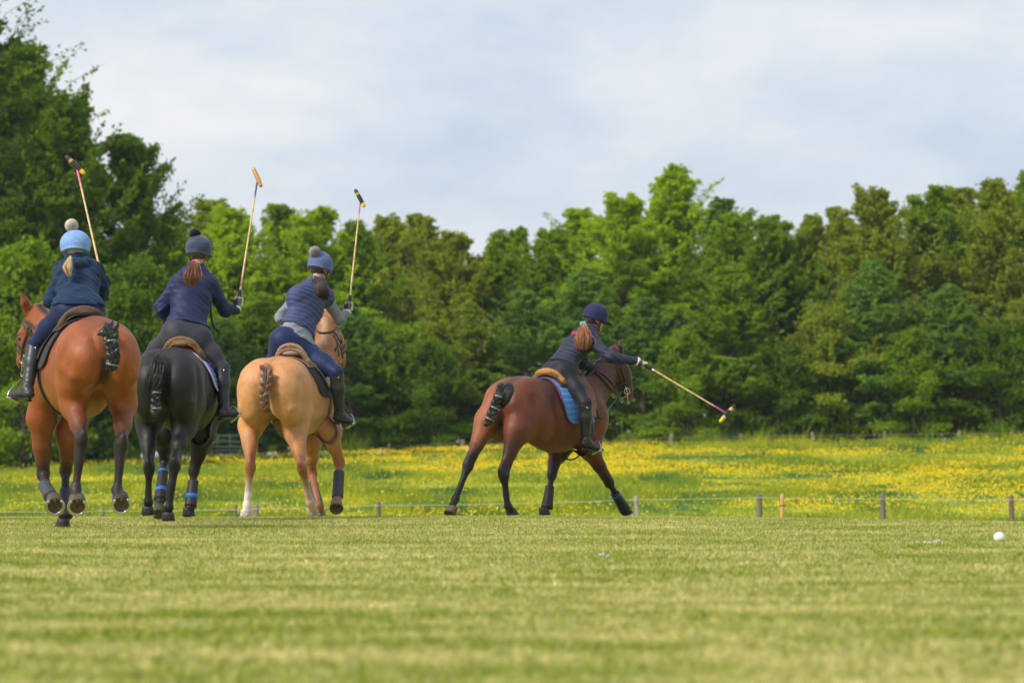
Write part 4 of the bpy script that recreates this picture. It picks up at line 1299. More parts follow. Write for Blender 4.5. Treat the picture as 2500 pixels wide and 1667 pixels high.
        for a, b in zip(pts[:-1], pts[1:]):
            f.cone(a - s.Uv * .025 * k + s.Fv * .02, b - s.Uv * .025 * k + s.Fv * .02, .020 * k, .020 * k, .02, seat_col, seat_col)
        f.cone(back(f0 + .07, 0, .035), back(f0 + .22, 0, .02), .10 * k, .085 * k, .04, seat_col, seat_col, s.Uv, .35)
        f.cone(back(f0 + .22, 0, .02), back(f0 + .42, 0, .05), .08 * k, .05 * k, .04, seat_col, seat_col, s.Uv, .4)
        f.cone(back(f0 + .46, -.07, .02), back(f0 + .44, 0, .075), .02 * k, .022 * k, .03, seat_col, seat_col)
        f.cone(back(f0 + .46, .07, .02), back(f0 + .44, 0, .075), .02 * k, .022 * k, .03, seat_col, seat_col)
        for q in (-1, 1): f.cone(back(f0 + .05, q * .15, .01), back(f0 + .24, q * .19, -.01), .022 * k, .018 * k, .03, seat_col, seat_col)
        f.obj('seat', .007, M['suede'], rt)
        # trim along the cantle
        b = MB(); low = [p - s.Uv * .045 * k - s.Fv * .012 for p in pts]
        b.tube(spline(low, 24), .006 * k, 6, col=flap_col); b.build('cantle_trim', M['tack'], rt)
        # girth
        b = MB(); an = np.concatenate([np.linspace(58, 302, 44)])
        P = s.hug(np.full(44, f0 + .42), an, .014); a = np.radians(an); D = np.outer(np.sin(a), s.Rv) + np.outer(np.cos(a), s.Uv)
        b.tube(P, .038 * k, 10, flat=(D, .22), col=under); b.build('girth', M['tack'], rt)
        s.sad = rt; s.f0 = f0
        return rt
    def stirrup(s, side, top, foot, fdir, bar=None):
        """stirrup leather from the saddle bar to the iron round the foot"""
        k = s.sc; ba = MB()
        fdir = nrm(fdir); up = nrm(top - foot); up = nrm(up - fdir * np.dot(up, fdir)); sd = np.cross(fdir, up)
        th = np.linspace(-.35, math.pi + .35, 22)
        P = np.array([foot + up * (.012 + .115 * max(0, math.sin(a)) ** .8) * 1 + sd * .062 * math.cos(a) * (1 if math.sin(a) > 0 else .98) for a in th])
        P = np.array([foot + sd * .064 * math.cos(a) + up * .12 * max(0, math.sin(a)) for a in np.linspace(0, math.pi, 20)])
        ba.tube(P, .0048, 8)
        ba.box(foot, .135, .030, .010, (sd, fdir, up))
        st = ba.build('stirrup_iron', M['steel'], s.sad)
        bb = MB(); bb.tube(spline([top, (top + foot + up * .12) / 2 + sd * .005, foot + up * .122], 8), .012, 6, flat=(sd, .2), col=(.03, .02, .018))
        bb.build('stirrup_leather', M['tack'], s.sad)
M['pad'] = cloth('quilted_pad', .7, .2, 30)
_t = MT('tail_tape', .35, Metallic=.3).base((.22, .24, .28)); M['tape'] = _t.m

BAY = dict(body=(.29, .078, .021), side=(.31, .090, .026), top=(.20, .062, .025), rump=(.32, .086, .021), belly=(.37, .15, .05), mid=(.20, .06, .022), low=(.022, .015, .013), head=(.28, .078, .024), muzzle=(.06, .045, .04))
BLACK = dict(body=(.013, .012, .013), side=(.015, .012, .012), top=(.020, .016, .016), rump=(.014, .012, .013), belly=(.026, .018, .014), mid=(.014, .012, .011), low=(.010, .009, .009), head=(.014, .012, .013))
PAL = dict(body=(.58, .275, .105), side=(.52, .25, .10), top=(.49, .20, .078), rump=(.61, .295, .118), belly=(.62, .42, .22), mid=(.46, .20, .08), low=(.33, .13, .055), head=(.37, .15, .06), muzzle=(.18, .10, .08), white=(.75, .70, .64), pale=(.52, .38, .27), mane=(.45, .30, .18), neck=(.38, .155, .062))
DBAY = dict(ear=(.012, .009, .008), body=(.12, .030, .010), side=(.145, .036, .011), top=(.060, .020, .011), rump=(.145, .036, .011), belly=(.20, .075, .028), mid=(.055, .018, .011), low=(.011, .009, .009), head=(.125, .038, .016), muzzle=(.04, .03, .028))
def blend(c, tgt, m): m = np.clip(m, 0, 1)[:, None]; return c * (1 - m) + np.asarray(tgt) * m

HORSES = {}
if 'horses' not in SKIP:
  if 'h1' not in SKIP:
    # ---- horse 1: light bay, cantering, turned to the left
    h = Horse(236, 32.9, -17, 1.04, .07, BAY, 'light bay polo pony cantering at the far left, knotted black tail, hooves showing their soles', tb=.07)
    h.leg_hind(-1, J(180, 990, 32.95), J(199, 1072, 32.62), J(185, 1192, 32.60), J(187, 1212, 32.55), rt=.105)
    h.leg_hind(1, J(301, 985, 33.05), J(296, 1082, 32.75), J(286, 1196, 32.72), J(291, 1212, 32.66), rt=.105)
    h.leg_fore(-1, J(100, 1020, 34.05), J(105, 1157, 34.15), J(127, 1214, 33.80), J(130, 1222, 33.74))
    h.leg_fore(1, J(172, 1060, 34.2), J(160, 1148, 34.35), J(160, 1258, 34.2), J(156, 1272, 34.22))
    h.neck(J(92, 776, 34.55), J(56, 890, 34.75), -62, thick=1.0)
    h.ears([(-1, J(50, 709, 34.45)), (1, J(119, 730, 34.72))])
    def p1(V, c):
        q = (V - h.O) @ h.A.T / h.sc
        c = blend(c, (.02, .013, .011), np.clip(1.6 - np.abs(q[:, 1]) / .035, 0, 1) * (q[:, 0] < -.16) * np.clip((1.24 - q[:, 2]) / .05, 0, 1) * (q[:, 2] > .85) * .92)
        # crease shade painted into the coat colour below the tail
        return c
    h.finish(paint=p1)
    h.eyes()
    cam_v = np.array([0.04, -1, .02])
    h.hoof(J(131, 1222, 33.78), J(134, 1234, 33.68), [0.02, -.1, -1], (.09, .075, .05), big=1.2)
    h.hoof(J(187, 1218, 32.60), J(189, 1235, 32.50), [0, -.1, -1], (.09, .075, .05), big=1.2)
    h.hoof(J(293, 1216, 32.72), J(296, 1231, 32.62), [.06, -.1, -1], (.035, .03, .03), big=1.2)
    s0 = J(152, 1290, 34.2); h.hoof(s0 + [0, 0, .075], s0, [-.5, .8, 0], (.03, .022, .02))
    lb = (.055, .062, .075)
    h.legboot(J(108, 1182, 34.03), J(124, 1212, 33.83), .050, .058, lb)
    h.legboot(J(160, 1192, 34.30), J(160, 1262, 34.2), .046, .058, (.04, .045, .055))
    h.bulb_tail([J(262, 798, 32.52), J(270, 812, 32.38), J(272, 838, 32.34), J(277, 868, 32.32), J(272, 898, 32.33)], [.035, .062, .05, .052, .042], [(.012, .011, .011), (.02, .017, .016)], bands=(.5, .92), seed=3, hairs=420)
    h.bridle()
    HORSES[1] = h
  if 'h2' not in SKIP:
    h = Horse(414, 37.2, 8, 1.0, 0.0, BLACK, 'black polo pony seen from behind with plaited tail and blue strapped front leg boots', 'black_coat')
    h.leg_hind(-1, J(362, 1030, 37.35), J(364, 1140, 37.05), J(362, 1224, 37.08), J(361, 1243, 37.12))
    h.leg_hind(1, J(450, 1035, 37.2), J(426, 1136, 36.85), J(412, 1238, 36.85), J(410, 1256, 36.9))
    h.leg_fore(-1, J(398, 1060, 38.3), J(402, 1122, 38.45), J(391, 1222, 38.1), J(388, 1236, 38.05))
    h.leg_fore(1, J(494, 1060, 38.15), J(474, 1150, 38.2), J(464, 1238, 38.1), J(462, 1250, 38.12))
    h.neck(J(470, 738, 38.85), J(474, 800, 39.2), 6)
    h.ears([(-1, J(458, 700, 38.9)), (1, J(482, 700, 38.9))])
    h.finish()
    h.eyes()
    for (cx, cy, d, fx) in [(361, 1257, 37.1, (.1, 1, 0)), (411, 1271, 36.88, (.1, 1, 0)), (461, 1260, 38.12, (.2, 1, 0))]:
        s0 = J(cx, cy, d); h.hoof(s0 + [0, 0, .075], s0, fx, (.022, .018, .017))
    h.hoof(J(388, 1238, 38.05), J(388, 1254, 37.98), [0, -.35, -1], (.05, .04, .03), shoe=False)
    bl = (.014, .014, .017); sb = (.012, .15, .50)
    h.legboot(J(399, 1144, 38.38), J(391, 1220, 38.12), .046, .055, bl, [(.12, .012), (.72, .022)], sb)
    h.legboot(J(472, 1172, 38.18), J(465, 1236, 38.1), .046, .056, bl, [(.62, .022)], sb)
    h.bulb_tail([J(386, 905, 36.86), J(385, 925, 36.80), J(382, 955, 36.80), J(381, 985, 36.80), J(382, 1008, 36.82)], [.035, .040, .040, .040, .05], [(.010, .010, .011), (.016, .015, .015)], bands=(.2, .52, .85), seed=5, hairs=160)
    strands('tail_skirt', [J(390, 862, 36.98), J(388, 890, 36.86), J(378, 940, 36.84), J(366, 982, 36.87)], [.02, .075, .10, .07], 520, [(.010, .010, .011), (.018, .017, .017)], M['hair'], h.root, seed=8, w=.0022, out=.01, fly=.03, flat=1.0, end_jit=.6)
    strands('tail_skirt', [J(390, 862, 36.98), J(395, 890, 36.86), J(402, 930, 36.86), J(404, 958, 36.9)], [.02, .06, .06, .03], 300, [(.010, .010, .011), (.018, .017, .017)], M['hair'], h.root, seed=9, w=.0022, out=.01, fly=.03, end_jit=.6)
    h.bridle()
    HORSES[2] = h
  if 'h3' not in SKIP:
    h = Horse(674, 40.4, 16, 1.0, -.005, PAL, 'golden palomino polo pony with mottled plaited tail and one white hind foot', wr=1.12)
    h.leg_hind(-1, J(612, 1040, 40.6), J(611, 1140, 40.25), J(603, 1232, 40.3), J(601, 1247, 40.32), sock='white')
    h.leg_hind(1, J(722, 1050, 40.4), J(737, 1142, 40.05), J(757, 1226, 40.2), J(762, 1240, 40.25), sock='pale')
    h.leg_fore(-1, J(757, 1080, 41.5), J(762, 1156, 41.6), J(778, 1236, 41.3), J(780, 1246, 41.3))
    h.leg_fore(1, J(806, 1055, 41.2), J(828, 1128, 41.3), J(824, 1216, 41.15), J(821, 1226, 41.1))
    h.neck(J(798, 792, 41.85), J(834, 890, 42.05), 68, thick=1.0, mid_side=.07)
    h.ears([(-1, J(792, 748, 41.98)), (1, J(806, 755, 41.8))])
    def p3(V, c):
        q = (V - h.O) @ h.A.T / h.sc
        c = blend(c, (.30, .13, .06), np.exp(-(q[:, 1] / .016) ** 2) * (q[:, 2] > 1.40) * (q[:, 0] < .4) * .55)
        c = blend(c, (.07, .045, .035), np.clip(1.5 - np.abs(q[:, 1]) / .03, 0, 1) * (q[:, 0] < -.1) * np.clip((1.10 - q[:, 2]) / .05, 0, 1) * (q[:, 2] > .75) * .85)  # shade of the cleft between the thighs, painted into the coat
        c = blend(c, (.78, .74, .68), np.clip((J(0, 1196, 40.3)[2] - V[:, 2]) / .03, 0, 1) * (V[:, 0] < J(640, 0, 40.3)[0]) * (V[:, 1] < 40.9))
        return c
    h.f.cone(h.L(.02, .0, .90), h.L(.26, 0, .815), .045, .062, .03, (.075, .05, .04), (.075, .05, .04))
    h.finish(paint=p3)
    h.eyes()
    s0 = J(601, 1263, 40.3); h.hoof(s0 + [0, 0, .075], s0, (.2, 1, 0), (.55, .50, .44))
    s0 = J(766, 1257, 40.35); h.hoof(s0 + [-.02, -.01, .075], s0, (.5, 1, 0), (.40, .32, .24))
    s0 = J(781, 1258, 41.35); h.hoof(s0 + [0, 0, .075], s0, (.4, 1, 0), (.30, .24, .18))
    h.hoof(J(821, 1222, 41.12), J(821, 1240, 41.02), [0, -.2, -1], (.22, .15, .09), shoe=False, big=1.12)
    lb = (.045, .05, .06)
    h.legboot(J(764, 1176, 41.55), J(778, 1240, 41.32), .044, .055, lb)
    h.legboot(J(828, 1150, 41.28), J(824, 1214, 41.16), .052, .055, lb)
    h.bulb_tail([J(650, 902, 40.02), J(649, 930, 39.98), J(645, 965, 39.97), J(647, 994, 39.99)], [.05, .055, .046, .045], [(.20, .085, .045), (.09, .045, .03), (.30, .20, .14), (.13, .06, .04)], seed=7, hairs=200)
    h.bridle(col=(.05, .035, .025))
    HORSES[3] = h
  if 'h4' not in SKIP:
    h = Horse(1268, 42.3, 35, 1.0, -.155, DBAY, 'dark bay polo pony stretching out low to the right, blue quilted pad under its saddle')
    T = h.atr
    h.leg_hind(-1, T(1190, 1030, -.17), T(1143, 1136, -.19), T(1112, 1218, -.22), T(1105, 1232, -.22), hipf=-.1)
    h.leg_hind(1, T(1263, 1050, .17), T(1230, 1158, .15), T(1240, 1234, .14), T(1247, 1245, .14))
    h.leg_fore(-1, T(1362, 1090, -.13), T(1347, 1160, -.12), T(1336, 1228, -.1), T(1333, 1240, -.1))
    h.leg_fore(1, T(1440, 1095, .17), T(1487, 1178, .18), T(1520, 1234, .18), T(1528, 1244, .18))
    h.neck(J(1500, 870, 43.55), J(1537, 970, 43.68), 68, thick=1.05, hs=1.05)
    h.ears([(1, J(1513, 829, 43.5)), (-1, J(1503, 838, 43.62))])
    def p4(V, c):
        q = (V - h.O) @ h.A.T / h.sc
        c = blend(c, (.36, .115, .038), np.clip(-q[:, 1] / .12, 0, 1) * np.clip((-q[:, 0]) / .25, 0, 1) * np.clip((q[:, 2] - .75) / .2, 0, 1) * .75)  # sunlit orange of the left buttock, painted into the coat
        c = blend(c, (.02, .014, .013), np.exp(-(q[:, 1] / .05) ** 2) * (q[:, 0] < -.2) * np.clip((1.25 - q[:, 2]) / .1, 0, 1) * .9)  # painted shade in the crease under the tail
        c = blend(c, (.050, .018, .012), np.clip((q[:, 0] - 1.12) / .15, 0, 1) * np.clip((q[:, 2] - 1.0) / .2, 0, 1) * .7)
        c = blend(c, (.26, .11, .045), np.clip((np.dot(V - h.poll, h.hd) / h.sc - .40) / .1, 0, 1) * (np.linalg.norm(V - h.poll, axis=1) < .8 * h.sc) * .6)
        return c
    h.finish(paint=p4)
    h.eyes()
    s0 = T(1098, 1254, -.22); h.hoof(T(1104, 1238, -.22), s0, (-.5, -.2, -.8), (.13, .09, .065), shoe=False)
    s0 = T(1252, 1258, .14); h.hoof(s0 + [-.015, 0, .072], s0, (1, .7, 0), (.018, .015, .015))
    s0 = T(1330, 1257, -.1); h.hoof(s0 + [0, 0, .072], s0, (.6, .7, 0), (.02, .016, .015))
    s0 = T(1534, 1257, .18); h.hoof(s0 + [-.03, 0, .07], s0, (1, .7, -.1), (.018, .015, .015))
    bl = (.013, .013, .014)
    h.legboot(T(1343, 1185, -.11), T(1335, 1240, -.1), .044, .062, bl)
    h.legboot(T(1500, 1202, .18), T(1526, 1244, .18), .044, .062, bl, [(.12, .007)], (.015, .15, .5))
    h.bulb_tail([J(1230, 946, 41.68), J(1220, 960, 41.56), J(1212, 985, 41.58), J(1200, 1012, 41.58), J(1188, 1036, 41.6)], [.035, .045, .05, .045, .04], [(.013, .011, .011), (.03, .02, .017)], bands=(.33, .6, .85), seed=9, hairs=120)
    strands('tail_skirt', [J(1241, 934, 41.74), J(1240, 950, 41.62), J(1231, 976, 41.58), J(1222, 1002, 41.60)], [.022, .062, .055, .010], 560, [(.012, .011, .011), (.02, .017, .016)], M['hair'], h.root, seed=12, w=.0022, out=.01, fly=.03, end_jit=.4)
    h.bridle()
    HORSES[4] = h
# ------------------------------------------------------------------ riders
def arc_pts(c, g, p, q, r0, r1, a0, a1, n):
    out = []
    for i in range(n):
        t = i / (n - 1); a = R(a0 + (a1 - a0) * t); r = r0 + (r1 - r0) * t
        out.append(c + p * math.cos(a) * r + q * math.sin(a) * r)
    return out
def hand(f, wrist, grip, g, s=1.0, e=0.0, col=None, rg=.016, cback=None, side=1):
    """closed hand round a bar: g = bar direction (towards the thumb side)"""
    g = nrm(g); p = wrist - grip; p = nrm(p - g * np.dot(p, g)); q = np.cross(g, p) * side
    cb = cback if cback is not None else col
    f.cone(wrist, grip + p * .040 * s - g * .01, .026 * s + e, .025 * s + e, .015, cb, cb)
    f.ell(grip + p * .030 * s + q * .010, np.array([.042, .017, .032]) * s + e, np.stack([g, p, q]), .015, cb)
    for i, (off, ln) in enumerate([(.030, 1.0), (.010, 1.08), (-.010, 1.0), (-.029, .85)]):
        c = grip + g * off * s
        pts = arc_pts(c, g, p, q, (rg + .022) * s, (rg + .008) * s, 35, 35 + 200 * ln, 5)
        f.chain(pts, [(.0098 + e * .5) * s, (.0096 + e * .5) * s, .0092 * s, .0086 * s, .0078 * s], .004, col)
    t0 = grip + p * .036 * s + g * .018 * s - q * .012 * s
    f.chain([t0, grip + g * .040 * s - q * .026 * s + p * .006, grip + g * .046 * s - q * .014 * s - p * .018 * s], [(.013 + e * .5) * s, .0115 * s, .0095 * s], .006, col)

class Rider:
    def __init__(s, label, P, W, C, N, H, SL, SR, EL, ER, WL, WR, KL, KR, AL, AR, TL, TR, hyaw, hpitch=-10, sc=1.0, skin=(.52, .30, .22), tw=1.0, hw=.10, tl=1.0):
        s.tl = tl
        s.__dict__.update({k: np.asarray(v, float) for k, v in dict(P=P, W=W, C=C, N=N, H=H, SL=SL, SR=SR, EL=EL, ER=ER, WL=WL, WR=WR, KL=KL, KR=KR, AL=AL, AR=AR, TL=TL, TR=TR).items()})
        s.sc = sc; s.skin = skin; s.tw = tw
        s.root = empty('person', s.P, label, 'person', 'riders')
        s.u = nrm(s.SR - s.SL); s.sp = nrm(s.N - s.P); s.u = nrm(s.u - s.sp * np.dot(s.u, s.sp)); s.fr = np.cross(s.sp, s.u)
        hy, hp = R(hyaw), R(hpitch)
        s.hf = np.array([math.sin(hy) * math.cos(hp), math.cos(hy) * math.cos(hp), math.sin(hp)])
        s.hr = np.array([math.cos(hy), -math.sin(hy), 0]); s.hu = np.cross(s.hr, s.hf)
        s.HL = s.P - s.u * hw * sc; s.HR = s.P + s.u * hw * sc; s.hw = hw
    def hp_(s, f, r, u): return s.H + s.sc * (s.hf * f + s.hr * r + s.hu * u)
    def torso(s, f, e, col, k=.05, fat=1.0):
        c = s.sc * fat
        for a, b, ra, rb, sq in ((s.P, s.W, .150, .128, .74), (s.W, s.C, .128, .152, .70), (s.C, s.N - s.sp * .05 * s.sc, .150, .095, .66)):
            f.cone(a, b, ra * c * s.tw + e, rb * c * s.tw + e, k, col, col, s.fr, sq)
        f.cone(s.SL, s.SR, .055 * c + e, .055 * c + e, .06, col, col)
        f.cone(s.N, s.SL * .8 + s.N * .2, .05 * c + e, .055 * c + e, .05, col, col)
        f.cone(s.N, s.SR * .8 + s.N * .2, .05 * c + e, .055 * c + e, .05, col, col)
    def arm(s, f, q, e, col, cut=1.0, k=.03):
        c = s.sc
        S, E, W = (s.SL, s.EL, s.WL) if q < 0 else (s.SR, s.ER, s.WR)
        f.cone(S, E, .054 * c + e, .042 * c + e, .022, col, col)
        W2 = E + (W - E) * cut
        f.cone(E, W2, .043 * c + e, (.043 + (.029 - .043) * cut) * c + e, .03, col, col)
    def hips(s, f, e, col, gl=1.0):
        c = s.sc
        f.cone(s.HL, s.HR, .112 * c + e, .112 * c + e, .05, col, col)
        f.cone(s.P, s.W, .145 * c * s.tw + e, .125 * c * s.tw + e, .05, col, col, s.fr, .74)
        for q in (-1, 1):
            f.ell(s.P + s.u * q * .080 * c - s.fr * .035 * c - s.sp * .03 * c, (np.array([.105, .095, .12]) * c * gl + e), np.stack([s.u, s.fr, s.sp]), .07, col)
    def leg(s, f, q, e, col, t1=1.0):
        c = s.sc
        Hh, K = (s.HL, s.KL) if q < 0 else (s.HR, s.KR)
        K = Hh + (K - Hh) * t1
        f.cone(Hh, Hh * .45 + K * .55, .104 * c * s.tl + e, .082 * c * s.tl + e, .05, col, col)
        f.cone(Hh * .45 + K * .55, K, .082 * c * s.tl + e, .060 * c + e, .05, col, col)
    def shin(s, f, q, e, col, up=.0):
        c = s.sc
        K, A = (s.KL, s.AL) if q < 0 else (s.KR, s.AR)
        ax = nrm(A - K)
        f.cone(K + ax * up, K * .6 + A * .4, .058 * c + e, .058 * c + e, .03, col, col)
        f.cone(K * .6 + A * .4, A, .058 * c + e, .038 * c + e, .03, col, col)
    def foot(s, f, q, e, col):
        c = s.sc
        A, T, K = (s.AL, s.TL, s.KL) if q < 0 else (s.AR, s.TR, s.KR)
        sh = nrm(A - K); fd = nrm(T - A); hl = A + sh * .055 * c - fd * .035 * c
        fl = nrm((T - hl)); up = nrm(-sh + fl * np.dot(sh, fl))
        s.fd = fl; s.fup = up
        f.cone(A, hl + up * .012, .038 * c + e, .034 * c + e, .02, col, col)
        f.cone(A, hl * .45 + T * .55 + up * .012 * c, .038 * c + e, .033 * c + e, .03, col, col, up, .8)
        f.cone(hl + up * .005, hl * .3 + T * .7, .034 * c + e, .040 * c + e, .02, col, col, up, .6)
        f.cone(hl * .3 + T * .7, T - fl * .02, .040 * c + e, .027 * c + e, .02, col, col, up, .62)
        return hl, T, fl, up
    def body(s, grips):
        f = Field(); c = s.sc; k = s.skin
        s.torso(f, -.006, k); s.hips(f, -.008, k)
        for q in (-1, 1):
            s.arm(f, q, -.006, k); s.leg(f, q, -.006, k); s.shin(f, q, -.006, k); s.foot(f, q, -.006, k)
        for q, (gp, gd, sd) in grips.items():
            hand(f, s.WL if q < 0 else s.WR, gp, gd, c, 0, k, side=sd)
        Hc = s.H
        nb = s.hp_(-.02, 0, -.10)
        f.cone(s.N, nb, .050 * c, .048 * c, .03, k, k)
        f.ell(s.hp_(-.005, 0, .01), np.array([.092, .073, .10]) * c, np.stack([s.hf, s.hr, s.hu]), .02, k)
        f.ell(s.hp_(.030, 0, -.055), np.array([.062, .056, .062]) * c, np.stack([s.hf, s.hr, s.hu]), .03, k)
        f.cone(s.hp_(.075, 0, -.105), s.hp_(.070, 0, -.100), .020 * c, .02 * c, .03, k, k)       # chin
        f.cone(s.hp_(.088, 0, -.005), s.hp_(.106, 0, -.040), .009 * c, .013 * c, .012, k, k)     # nose
        f.cone(s.hp_(.082, -.016, -.068), s.hp_(.082, .016, -.068), .008, .008, .008, (.40, .14, .12))   # mouth
        for q in (-1, 1):
            f.ell(s.hp_(.088, q * .030, -.004), np.array([.012, .016, .011]) * c, np.stack([s.hf, s.hr, s.hu]), .012, k, sub=True)
            f.cone(s.hp_(.083, q * .045, .014), s.hp_(.090, q * .018, .014), .008, .009, .015, (.25, .15, .09))   # brows
            f.ell(s.hp_(.050, q * .045, -.035), np.array([.03, .02, .022]) * c, np.stack([s.hf, s.hr, s.hu]), .02, k)
            f.ell(s.hp_(-.012, q * .076, -.018), np.array([.019, .009, .032]) * c, np.stack([s.hf, s.hr, s.hu]), .008, k)
            f.ell(s.hp_(-.006, q * .084, -.018), np.array([.009, .006, .018]) * c, np.stack([s.hf, s.hr, s.hu]), .004, k, sub=True)
        o = f.obj('body', .0075 if 'hifi' not in SKIP else .012, M['skin'], s.root, tau=.006)
        b = MB()
        for q in (-1, 1):
            c0 = s.hp_(.078, q * .030, -.004)
            th = np.linspace(0, math.pi, 7)
            b.tube([c0 - s.hu * .011 * c, c0 - s.hu * .008 * c, c0, c0 + s.hu * .008 * c, c0 + s.hu * .011 * c], [.002, .0085 * c, .0115 * c, .0085 * c, .002], 10, col=(.10, .07, .05))
        b.build('eyes', M['paint'], s.root)
        return o
    def top(s, name, col, mat, e=.014, sleeves=True, hem=None, disp=None, cut=.96, fat=1.0, collar=True, paint=None, arm_e=None, h=.006, hood=False, gl=1.0):
        f = Field(); s.torso(f, e, col, fat=fat)
        ax = nrm(s.P - s.W)
        f.cone(s.P, s.P + ax * .06, .152 * s.sc * s.tw * fat + e, .15 * s.sc * s.tw * fat + e, .04, col, col, s.fr, .8)
        s.hips(f, e - .004, col, gl)
        for q in (-1, 1):
            if sleeves: s.arm(f, q, e - .002 if arm_e is None else arm_e, col, cut)
            else:
                S, E = (s.SL, s.EL) if q < 0 else (s.SR, s.ER)
                f.cone(S, S + (E - S) * .12, .054 * s.sc + e, .055 * s.sc + e, .04, col, col)
        if collar:
            nk = nrm(s.H - s.N)
            f.cone(s.N, s.N + nk * .045 * s.sc, .060 * s.sc, .058 * s.sc, .02, col, col)
        if hood:
            b0 = s.N - s.fr * .062 * s.sc + s.sp * .005
            f.chain([b0 - s.u * .105 * s.sc + s.fr * .03, b0 - s.u * .06 * s.sc - s.sp * .045 * s.sc - s.fr * .02, b0 - s.sp * .07 * s.sc - s.fr * .03, b0 + s.u * .06 * s.sc - s.sp * .045 * s.sc - s.fr * .02, b0 + s.u * .105 * s.sc + s.fr * .03], [.034, .048, .052, .048, .034], .008, col)
            f.chain([b0 - s.u * .08 * s.sc + s.sp * .03, b0 + s.sp * .04 - s.fr * .01, b0 + s.u * .08 * s.sc + s.sp * .03], [.03, .032, .03], .01, col)
        if hem is not None:
            for (p, n) in hem: f.plane(p, n, .006)
        f.disp = disp
        return f.obj(name, h if 'hifi' not in SKIP else .011, M[mat], s.root, paint=paint, tau=.008)
    def wrinkle(s, amp=.004, fr_=60, seed=0):
        rs = np.random.RandomState(seed); ph = rs.uniform(0, 6, 8); sp, u, P = s.sp, s.u, s.P
        def d(Q):
            w = Q - P; a = w @ sp; b = w @ u; c = w @ s.fr
            x = fr_ * a + 10 * b * np.sin(ph[0] + 7 * a) + 5 * np.sin(b * 11 + ph[1])
            m = .45 + .55 * np.sin(b * 15 + ph[2] + a * 9)
            return -amp * (np.clip(np.sin(x), -.3, 1) * m + .45 * np.sin(a * 95 + b * 40 + ph[3]) * np.sin(c * 40 + a * 30 + ph[4]))
        return d
    def quilt(s, pitch=.042, amp=.0065, slant=0., seed=1, vert=True):
        sp, u, P = s.sp, s.u, s.P
        w2 = s.wrinkle(.0025, 50, seed)
        def d(Q):
            w = Q - P; a = w @ sp; b = w @ u
            x = (a + slant * b + .006 * np.sin(b * 22)) * math.pi / pitch
            dd = -amp * (np.abs(np.sin(x)) ** .55 - .5)
            return dd + w2(Q) - vert * .0016 * np.sin(b * 160 + 3 * np.sin(a * 70)) * np.cos(x) ** 2
        return d
    def qlines(s, pitch=.042, slant=0., dark=.45, extra=None):
        def pf(V, c):
            w = V - s.P; a = w @ s.sp; b = w @ s.u
            x = (a + slant * b + .006 * np.sin(b * 22)) * math.pi / pitch
            c = c.copy(); m = np.exp(-(np.sin(x) / .22) ** 2)
            c *= (1 - (1 - dark) * m)[:, None]
            return extra(V, c) if extra else c
        return pf
    def breeches(s, col, name='breeches', hem=None, disp=None, gl=1.0, belt=True, paint=None):
        f = Field(); s.hips(f, .004, col, gl)
        for q in (-1, 1): s.leg(f, q, .004, col); K, A = (s.KL, s.AL) if q < 0 else (s.KR, s.AR); f.cone(K, K * .8 + A * .2, .062 * s.sc, .060 * s.sc, .03, col, col)
        f.disp = disp or s.wrinkle(.0018, 40, 4)
        return f.obj(name, .0065 if 'hifi' not in SKIP else .011, M['stretch'], s.root, paint=paint)
    def boots(s, col=(.020, .021, .024), top=.02, h=.006):
        for q in (-1, 1):
            f = Field(); K, A = (s.KL, s.AL) if q < 0 else (s.KR, s.AR)
            ax = nrm(A - K)
            f.cone(K + ax * top, K * .62 + A * .38, .070 * s.sc, .064 * s.sc, .03, col, col)
            f.cone(K * .62 + A * .38, A, .064 * s.sc, .044 * s.sc, .03, col, col)
            hl, T, fl, up = s.foot(f, q, .006, col)
            f.plane(K + ax * .012, -ax, .004)
            L_ = np.linalg.norm(A - K); rs = np.random.RandomState(3 + q); ph = rs.uniform(0, 6, 3)
            def dsp(Q, K=K, ax=ax, L_=L_, ph=ph):
                w = Q - K; t = (w @ ax) / L_; sd = w[..., 0]
                m = np.exp(-((t - .93) / .12) ** 2) + .25 * np.exp(-((t - .6) / .25) ** 2)
                return -.0028 * m * np.sin(t * 48 + 6 * np.sin(sd * 38 + ph[0]) + 3 * np.sin(w[..., 1] * 60 + ph[1])) 
            f.disp = dsp
            o = f.obj('riding_boot', h if 'hifi' not in SKIP else .01, M['boot'], s.root)
            b = MB(); sc = s.sc
            sdv = np.cross(fl, up)
            base = [hl - up * .030 * sc, hl * .5 + T * .5 - up * .026 * sc, T - up * .018 * sc]
            b.tube(spline(base, 10), np.array([.030, .033, .031, .030, .032, .036, .038, .037, .032, .018]) * sc, 10, flat=(up, .22), col=(.02, .02, .02))
            b.box(hl - up * .040 * sc, .048 * sc, .05 * sc, .022 * sc, (sdv, fl, up), col=(.018, .018, .018))
            b.build('sole', M['boot'], o)
            if q == (-1 if s.vis < 0 else 1):
                b = MB()
                c0 = K + ax * .045
                g = np.cross(ax, [0, 1, 0]); g = nrm(g)
                n0 = nrm(np.array([0, -1, 0]) - ax * np.dot([0, -1, 0], ax))
                cc = march_c(f, c0 + n0 * .2 + g * .02, -n0)
                b.tube([cc + n0 * .001, cc + n0 * .005], [.009, .006], 10); b.build('press_stud', M['steel'], o)
            if q < 0: s.fl_L = (hl, T, fl, up)
            else: s.fl_R = (hl, T, fl, up)
